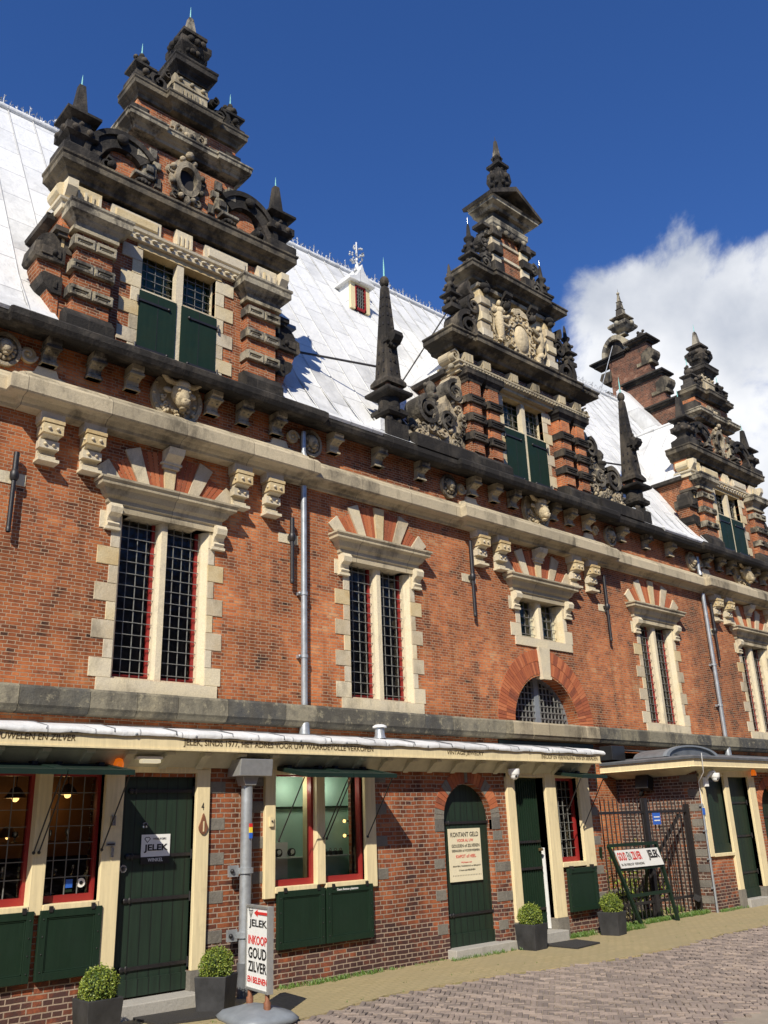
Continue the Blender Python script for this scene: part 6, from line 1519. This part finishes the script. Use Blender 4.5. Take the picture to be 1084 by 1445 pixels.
# ---------------------------------------------------------------- downpipes
def downpipe(x, label):
    t = thing('downpipe', (x, MW-.07, 3), label, 'drainpipe'); y = MW-.09
    b = MB(); b.tube([(x, y, 3.2), (x, y, 7.06)], .05, 12); b.tube([(x, y, 3.02), (x, y, 3.2), (x, y, 3.28)], [.085, .075, .05], 12); part('pipe', b, 'zinc', t)
    b = MB(); b.lathe(x, y-.02, [(.06, 7.55), (.055, 7.6), (.01, 7.72)], 10); b.tube([(x, y, 7.6), (x, y, 8.05)], .045, 8); part('pipe_head', b, 'zinc', t)
    for z in (4.2, 5.2): b = MB(); b.lathe(x, y, [(.062, z), (.062, z+.05)], 12); b.box(x-.09, x-.05, y, MW, z, z+.05); b.ball((x-.09, y, z+.025), .025, 0, 6, 5); part('bracket', b, 'zinc', t)
downpipe(8.22, 'grey zinc downpipe on the brick wall between the first two tall windows'); downpipe(20.98, 'grey zinc downpipe on the brick wall near the right edge, beside the far tall window')
t = thing('downpipe', (6.0, SW-.12, 0), 'thick grey downpipe with metal hopper, left of the mint show window', 'drainpipe')
x, y = 5.98, SW-.15
b = MB(); b.tube([(x, y, .3), (x, y, 2.22)], .067, 16); part('pipe', b, 'zinc', t)
b = MB(); b.tube([(x, y, -.02), (x, y, .3), (x, y, .34)], [.078, .078, .082], 14); b.tube([(x, y, 1.25), (x, y, 1.3)], .085, 14); part('socket', b, 'lead_dark', t)
b = MB(); b.prism([(x-.2, 2.30), (x+.25, 2.30), (x+.26, 2.49), (x-.18, 2.49)], y-.15, y+.12); b.prism([(x-.075, 2.2), (x+.075, 2.2), (x+.11, 2.30), (x-.11, 2.30)], y-.08, y+.08); part('hopper', b, 'alu', t, bevel=.006)
for z in (.62, 1.28): b = MB(); b.lathe(x, y, [(.088, z-.03), (.088, z+.03)], 14); b.box(x-.2, x-.08, y+.02, y+.06, z-.06, z+.06); b.ball((x-.17, y+.01, z), .025, 1, 8, 6); part('bracket', b, ['zinc', 'iron'], t)
b = MB(); b.box(x-.01, x+.03, y-.084, y-.07, 1.68, 1.74, 0); b.box(x-.01, x+.03, y-.084, y-.07, 1.74, 1.78, 1); b.box(x-.01, x+.03, y-.084, y-.07, 1.62, 1.68, 2); part('sticker', b, ['yellow', 'inkred', 'blue'], t)

# ---------------------------------------------------------------- signs
def jsign():
    t = thing('door_sign', (4.94, SW+.04, 1.4), 'white sign with JELEK lettering above a black WINKEL strip on the wide green door', 'sign')
    b = MB(); b.box(4.77, 5.11, SW+.028, SW+.036, 1.475, 1.70); p = part('panel', b, 'paper', t); text('JELEK', 4.80, 5.085, 1.515, 1.60, SW+.026, 'ink', t, bold=.03)
    text('WISSELKOERS', 4.9, 5.06, 1.645, 1.665, SW+.026, 'ink', t)
    b = MB(); b.add([(4.80, SW+.026, 1.655), (4.815, SW+.026, 1.675), (4.86, SW+.026, 1.675), (4.875, SW+.026, 1.655), (4.8375, SW+.026, 1.615)], [(4, 3, 2, 1, 0)]); b.add([(4.81, SW+.025, 1.655), (4.82, SW+.025, 1.668), (4.855, SW+.025, 1.668), (4.865, SW+.025, 1.655), (4.8375, SW+.025, 1.625)], [(4, 3, 2, 1, 0)], 1); part('diamond', b, ['ink', 'paper'], t)
    b = MB(); b.box(4.77, 5.11, SW+.028, SW+.036, 1.40, 1.473); part('strip', b, 'ink', t); text('WINKEL', 4.85, 5.03, 1.425, 1.46, SW+.026, 'paper', t, bold=.01)
jsign()
t = thing('door_sign', (9.8, SW+.19, .95), 'cream KONTANT GELD sign on the arched green door', 'sign')
b = MB(); x0, x1, z0, z1, y = 9.50, 10.16, .93, 1.63, SW+.07; b.box(x0, x1, y, y+.012, z0, z1); part('panel', b, 'signcream', t)
w = x1-x0; H_ = z1-z0
for body, fx0, fx1, f0, f1, mt_ in (('KONTANT GELD', .06, .93, .84, .93, 'ink'), ('VOOR AL UW', .25, .76, .745, .80, 'inkred'), ('GOUDEN of ZILVEREN', .08, .95, .64, .70, 'ink'), ('SIERADEN of VOORWERPEN', .08, .95, .555, .60, 'ink'), ('KAPOT of HEEL', .2, .82, .44, .50, 'inkred'), ('Wij kopen ook', .34, .68, .335, .37, 'inkred'), ('MUNTEN, TANDGOUD en BRILJANT', .09, .95, .265, .30, 'ink'), ('U kunt ook BELENEN', .27, .77, .195, .225, 'ink'), ('GROTE HOUTSTRAAT', .08, .95, .10, .125, 'ink')):
    if body.startswith('GROTE'): body = '. . . . . . . . . . . . . . . . . .'
    text(body, x0+fx0*w, x0+fx1*w, z0+f0*H_, z0+f1*H_, y-.002, mt_, t, bold=.008)
# A-board on a grey moulded foot, turned towards the street
t = thing('pavement_sign', (5.5, 8.0, 0), 'white pavement sign reading JELEK INKOOP GOUD ZILVER EN BELENEN on a grey base', 'sign')
pl, pr = Vector((5.44, 8.26, 0)), Vector((5.36, 7.75, 0))
xd = (pr-pl).normalized(); nn = Vector((xd.y, -xd.x, 0)); Wd = (pr-pl).length
MT = Matrix(((xd.x, -nn.x, 0, pl.x), (xd.y, -nn.y, 0, pl.y), (0, 0, 1, 0), (0, 0, 0, 1)))
def lb(b):
    o = MB(); o.v = [tuple(MT @ Vector(v)) for v in b.v]; o.f = b.f; o.mi = b.mi; o.sm = b.sm; return o
Z0, Z1 = .24, 1.00
b = MB(); b.box(.015, Wd-.015, -.005, .03, Z0+.015, Z1-.015); part('panel', lb(b), 'paper', t)
b = MB(); f = .024
for (a, c_, e, g_) in ((0, f, Z0, Z1), (Wd-f, Wd, Z0, Z1), (f, Wd-f, Z0, Z0+f), (f, Wd-f, Z1-f, Z1)): b.box(a, c_, -.018, .045, e, g_)
part('frame', lb(b), 'alu', t, bevel=.004)
for body, a, c_, e, g_, mt_ in (('JELEK', .13, .92, .72, .83, 'ink'), ('INKOOP', .10, .92, .535, .64, 'inkred'), ('GOUD', .11, .90, .37, .50, 'ink'), ('ZILVER', .11, .91, .215, .335, 'ink'), ('EN BELENEN', .09, .93, .09, .16, 'inkred')):
    text(body, a*Wd, c_*Wd, Z0+e*(Z1-Z0), Z0+g_*(Z1-Z0), -.008, mt_, t, bold=.018, mtx=MT)
b = MB(); zz = Z0+.91*(Z1-Z0); b.box(.5*Wd, .92*Wd, -.012, -.007, zz-.012, zz+.012); b.prism([(.36*Wd, zz), (.5*Wd, zz-.03), (.5*Wd, zz+.03)], -.012, -.007); part('arrow', lb(b), 'inkred', t)
b = MB(); cx_ = .2*Wd
for p, q in (((-.05, .02), (-.03, .045)), ((-.03, .045), (.03, .045)), ((.03, .045), (.05, .02)), ((.05, .02), (0, -.05)), ((0, -.05), (-.05, .02)), ((-.05, .02), (.05, .02)), ((-.015, .02), (0, -.05)), ((.015, .02), (0, -.05))): b.bar((cx_+p[0], -.009, zz+p[1]), (cx_+q[0], -.009, zz+q[1]), .004)
part('diamond', lb(b), 'leadbar', t)
b = MB()
for u in (.12*Wd, .88*Wd): b.lathe(*(MT @ Vector((u, .012, 0))).xy, [(.035, .1), (.035, .17), (.022, .18), (.022, .24)], 10)
part('spring_post', b, 'rust', t)
b = MB(); c0 = (pl+pr)/2; cs = []
for (hx, hy, z) in ((.40, .30, -.0), (.42, .32, .03), (.38, .27, .07), (.18, .08, .12)):
    k = 20
    for i in range(k):
        a = 2*math.pi*i/k; r_ = 1/max(abs(math.cos(a))**.0+0, 1); sx = math.copysign(abs(math.cos(a))**.5, math.cos(a)); sy = math.copysign(abs(math.sin(a))**.5, math.sin(a))
        p = c0 + xd*hx*sx + nn*hy*sy; cs.append((p.x, p.y, z))
b.add(cs, [(j*20+i, j*20+(i+1) % 20, (j+1)*20+(i+1) % 20, (j+1)*20+i) for j in range(3) for i in range(20)] + [tuple(range(60, 80))], 0, True); part('base', b, 'grey', t)
# green trestle board by the fence
t = thing('trestle_sign', (14.3, 9.1, 0), 'green trestle frame with GOUD EN ZILVER board in front of the black fence', 'sign')
FL, FR, TL, TR = Vector((13.66, 9.12, 0)), Vector((14.8, 9.15, 0)), Vector((12.98, 9.13, 1.27)), Vector((14.38, 9.13, 1.27))
b = MB(); b.bar(TL, FL, .05, .05); b.bar(TR, FR, .05, .05); b.bar(TL.lerp(FL, .0)-Vector((.0, 0, 0)), TR, .05, .05); b.bar(TL.lerp(FL, .62), TR.lerp(FR, .62), .05, .05); b.bar(TL.lerp(FL, .3), TR.lerp(FR, .3), .04, .04)
b.bar(TL+Vector((-.08, .1, -.02)), FL+Vector((-.35, .5, .2)), .045, .045); b.bar(TR+Vector((-.08, .1, -.02)), FR+Vector((-.2, .5, .2)), .045, .045); b.bar(TL.lerp(FL, .66)+Vector((-.2, .4, .0)), TR.lerp(FR, .66)+Vector((-.15, .4, .0)), .04, .04)
part('frame', b, 'green', t)
p0 = TL.lerp(FL, .06)+Vector((.05, -.03, 0)); p1 = TR.lerp(FR, .06)+Vector((-.06, -.03, 0)); p2 = TL.lerp(FL, .28)+Vector((.05, -.03, 0))
xa_ = (p1-p0); Wt = xa_.length; xa_.normalize(); dn = Vector((.0, (p2-p0).y, (p2-p0).z)); Ht = dn.length; dn.normalize(); nz_ = xa_.cross(-dn); 
sh = (p2.x-p0.x)/Ht
MT2 = Matrix(((xa_.x, -nz_.x, -dn.x - sh, 0), (xa_.y, -nz_.y, -dn.y, 0), (xa_.z, -nz_.z, -dn.z, 0), (0, 0, 0, 1)))
MT2[0][3], MT2[1][3], MT2[2][3] = (p0 + dn*Ht + Vector((sh*Ht, 0, 0)))
if nz_.y > 0: pass
def lb2(b):
    o = MB(); o.v = [tuple(MT2 @ Vector(v)) for v in b.v]; o.f = b.f; o.mi = b.mi; o.sm = b.sm; return o
b = MB(); b.box(0, Wt, -.012, .0, 0, Ht); part('panel', lb2(b), 'paper', t)
for sgn in (1,):
    yy_ = -.014
    text('GOUD', .02*Wt, .2*Wt, .42*Ht, .88*Ht, yy_, 'inkred', t, bold=.03, mtx=MT2); text('EN', .23*Wt, .31*Wt, .42*Ht, .88*Ht, yy_, 'ink', t, bold=.0, mtx=MT2); text('ZILVER', .33*Wt, .55*Wt, .42*Ht, .88*Ht, yy_, 'inkred', t, bold=.03, mtx=MT2)
    text('JELEK', .70*Wt, .97*Wt, .30*Ht, .9*Ht, yy_, 'ink', t, bold=.04, mtx=MT2); text('IN- EN VERKOOP  VERPANDING', .03*Wt, .55*Wt, .12*Ht, .26*Ht, yy_, 'ink', t, mtx=MT2)
# ---------------------------------------------------------------- fence with gate
t = thing('iron_fence', (14.6, 9.5, 0), 'black iron bar fence closing the gap between the two shops', 'fence')
yf = 9.5
b = MB(); b.bar((13.05, yf, 1.78), (16.2, yf, 1.78), .03, .045); b.bar((13.05, yf, .3), (16.2, yf, .3), .03, .045); part('rail', b, 'iron', t)
x = 13.15
while x < 16.2:
    b = MB(); b.tube([(x, yf, .06), (x, yf, 1.96), (x, yf, 2.02)], [.011, .011, .003], 6); part('bar', b, 'iron', t); x += .125
b = MB(); b.box(14.68, 14.78, yf-.05, yf+.05, 0, 2.02); b.box(16.12, 16.2, yf-.04, yf+.04, 0, 1.9); part('post', b, 'iron', t)
b = MB(); b.bar((15.9, yf+.02, 1.72), (14.9, yf+.55, .3), .05, .05); b.bar((15.95, yf-.03, .3), (16.0, yf-.12, .24), .1, .1); part('brace', b, 'iron', t)
b = MB(); b.cbox((15.0, yf-.06, 1.66), (.24, .012, .2), 0, 0, 0, 0); b.cbox((15.0, yf-.068, 1.69), (.18, .004, .02), 1); b.cbox((15.0, yf-.068, 1.63), (.18, .004, .02), 1)
o = part('notice_plate', b, ['blue', 'paper']); tag(o, 'small blue notice plate hanging on the black iron fence', 'sign')

# ---------------------------------------------------------------- planters with clipped box balls
def leaf_ball(cx, cy, cz, r, n=3400, seed=1):
    q = random.Random(seed); b = MB()
    for i in range(n):
        z = q.uniform(-.75, 1); t = q.uniform(0, 6.283); h = math.sqrt(1-z*z)
        rr_ = r*(q.uniform(.82, 1.06) + .07*math.sin(3*t+4*z+seed)+.06*math.sin(9*t-6*z)+(.12 if q.random() < .02 else 0))
        d = Vector((h*math.cos(t), h*math.sin(t), z)); p = Vector((cx, cy, cz))+d*rr_
        a = Vector((q.uniform(-1, 1), q.uniform(-1, 1), q.uniform(-1, 1))).normalized(); u = (d*.5+a).normalized(); v = u.cross(Vector((q.uniform(-1, 1), q.uniform(-1, 1), q.uniform(-1, 1)))).normalized()
        s_ = q.uniform(.007, .012)
        b.add([p-u*s_, p+v*s_*.6, p+u*s_*1.4, p-v*s_*.6], [(0, 1, 2, 3)])
    return b
def make_planter(cx, cy, w, h, label, seed=1):
    t = thing('planter', (cx, cy, 0), label, 'planter', 'black planters with clipped box balls'); b = MB()
    b.sq(cx, cy, [(w*.86/2, -.02), (w/2, h), (w/2-.03, h), (w/2-.035, h-.04)]); part('pot', b, 'planter', t, bevel=.006)
    b = MB(); b.box(cx-w/2+.03, cx+w/2-.03, cy-w/2+.03, cy+w/2-.03, h-.05, h-.03); part('soil', b, 'soil', t)
    part('foliage', leaf_ball(cx, cy, h+.085, .165, seed=seed), 'leaf', t)
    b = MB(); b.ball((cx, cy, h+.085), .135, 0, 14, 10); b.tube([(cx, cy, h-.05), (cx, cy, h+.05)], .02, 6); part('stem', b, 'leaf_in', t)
    return t
P1 = make_planter(4.0, 8.48, .34, .33, 'black planter with a bright green box ball, left of the wide green door')
def copy_tree(root, loc, rz, label):
    r = root.copy(); col.objects.link(r); r.location = loc; r.rotation_euler.z = rz; r['label'] = label
    for ch in root.children:
        c = ch.copy(); col.objects.link(c); c.parent = r
    return r
copy_tree(P1, (5.38, 8.72, 0), 2.2, 'black planter with a box ball behind the white pavement sign')
copy_tree(P1, (10.66, 8.95, 0), .1, 'black planter with a box ball between the arched green door and the narrow door')
copy_tree(P1, (12.62, 8.95, 0), 4.9, 'black planter with a box ball nearest the black fence')
# door mats
def mat(pts, label):
    b = MB(); b.prismz(pts, .002, .022); o = part('doormat', b, 'rubber'); tag(o, label, 'doormat')
mat([(4.62, 8.5), (5.28, 8.35), (5.3, 8.95), (4.62, 9.0)], 'black rubber doormat before the wide green door')
mat([(10.98, 8.42), (11.62, 8.5), (11.72, 9.0), (10.98, 9.04)], 'black rubber doormat before the narrow door, between two planters')

# ---------------------------------------------------------------- weeds at the foot of the walls
b = MB(); q = random.Random(11)
def tuft(x, y, n, h, sp):
    for i in range(n):
        px, py = x+q.gauss(0, sp), y+q.gauss(0, sp*.5); a = q.uniform(0, 6.28); l = h*q.uniform(.5, 1.2); dx, dy = math.cos(a)*l*.5, math.sin(a)*l*.5; w = .004
        b.add([(px-w, py, 0), (px+w, py, 0), (px+dx*.5+w*.6, py+dy*.5, l*.7), (px+dx, py+dy, l)], [(0, 1, 2, 3)])
for (xa, xb, y, dens, h) in ((6.5, 8.1, SW-.08, 34, .05), (8.2, 9.3, SW-.04, 8, .03), (9.2, 10.5, SW-.2, 22, .045), (11.9, 12.5, SW-.06, 60, .07), (12.85, 13.6, 9.05, 50, .07), (13.2, 16.2, 9.35, 60, .07), (13.2, 16.2, 9.9, 20, .12), (16.4, 17.5, SW-.06, 34, .05), (18.4, 24, SW-.06, 40, .06)):
    n = int((xb-xa)*dens*1.3)
    for i in range(n): tuft(q.uniform(xa, xb), y+q.gauss(0, .035), 9, h, .03)
for i in range(60): tuft(q.uniform(4, 20), q.uniform(7.8, 9.1), 3, .02, .02)
o = part('weeds', b, 'grass'); o['kind'] = 'stuff'; o['label'] = 'short green weeds growing along the foot of the shop walls'; o['category'] = 'weeds'
# leafy shrub in the yard behind the fence
t = thing('shrub', (15.3, 10.4, 0), 'low leafy shrub in the yard behind the black iron fence', 'shrub'); b = MB()
for i in range(900):
    d = Vector((q.gauss(0, .45), q.gauss(0, .2), abs(q.gauss(0, .35)))); p = Vector((15.2, 10.3, .25))+d; a = Vector((q.uniform(-1, 1), q.uniform(-1, 1), q.uniform(-1, 1))).normalized(); v = a.cross(Vector((0, 0, 1))).normalized(); s_ = q.uniform(.02, .04)
    b.add([p-a*s_, p+v*s_*.6, p+a*s_, p-v*s_*.6], [(0, 1, 2, 3)])
part('foliage', b, 'leaf', t); b = MB()
for i in range(6): b.tube([(15.2, 10.3, 0), (15.2+q.uniform(-.4, .4), 10.3+q.uniform(-.2, .2), .7)], [.015, .005], 5)
part('stem', b, 'leaf_in', t)
b = MB(); b.box(13.2, 16.2, 10.7, 10.95, -.02, .35); b.box(13.15, 16.25, 10.65, 10.98, .35, .4); o = part('garden_bench', b, 'stone_grey'); tag(o, 'low grey stone ledge in the yard behind the black fence', 'ledge')

# building added across the street behind the camera: blocks sky light, shows in panes
t = thing('sky_block_building', (8, -9, 0), 'unseen long dark brick building opposite the hall, added to block sky light', 'building')
b = MB(); hl = [(x-.6, x+.6, z, z+1.9) for x in range(-24, 45, 3) for z in (1.2, 4.6, 7.8)]
wall_grid(b, -28, 48, -.04, 11, [], -9, .25); 
b.f = [tuple(reversed(f)) for f in b.f]; part('wall', b, 'brick_end', t)
b = MB()
for h in hl: b.box(h[0], h[1], -9.0, -8.97, h[2], h[3])
part('window', b, 'void', t)
b = MB(); b.prismx([(-8.9, 11), (-15, 11), (-12, 14)], -28, 48); part('roof', b, 'lead_dark', t)
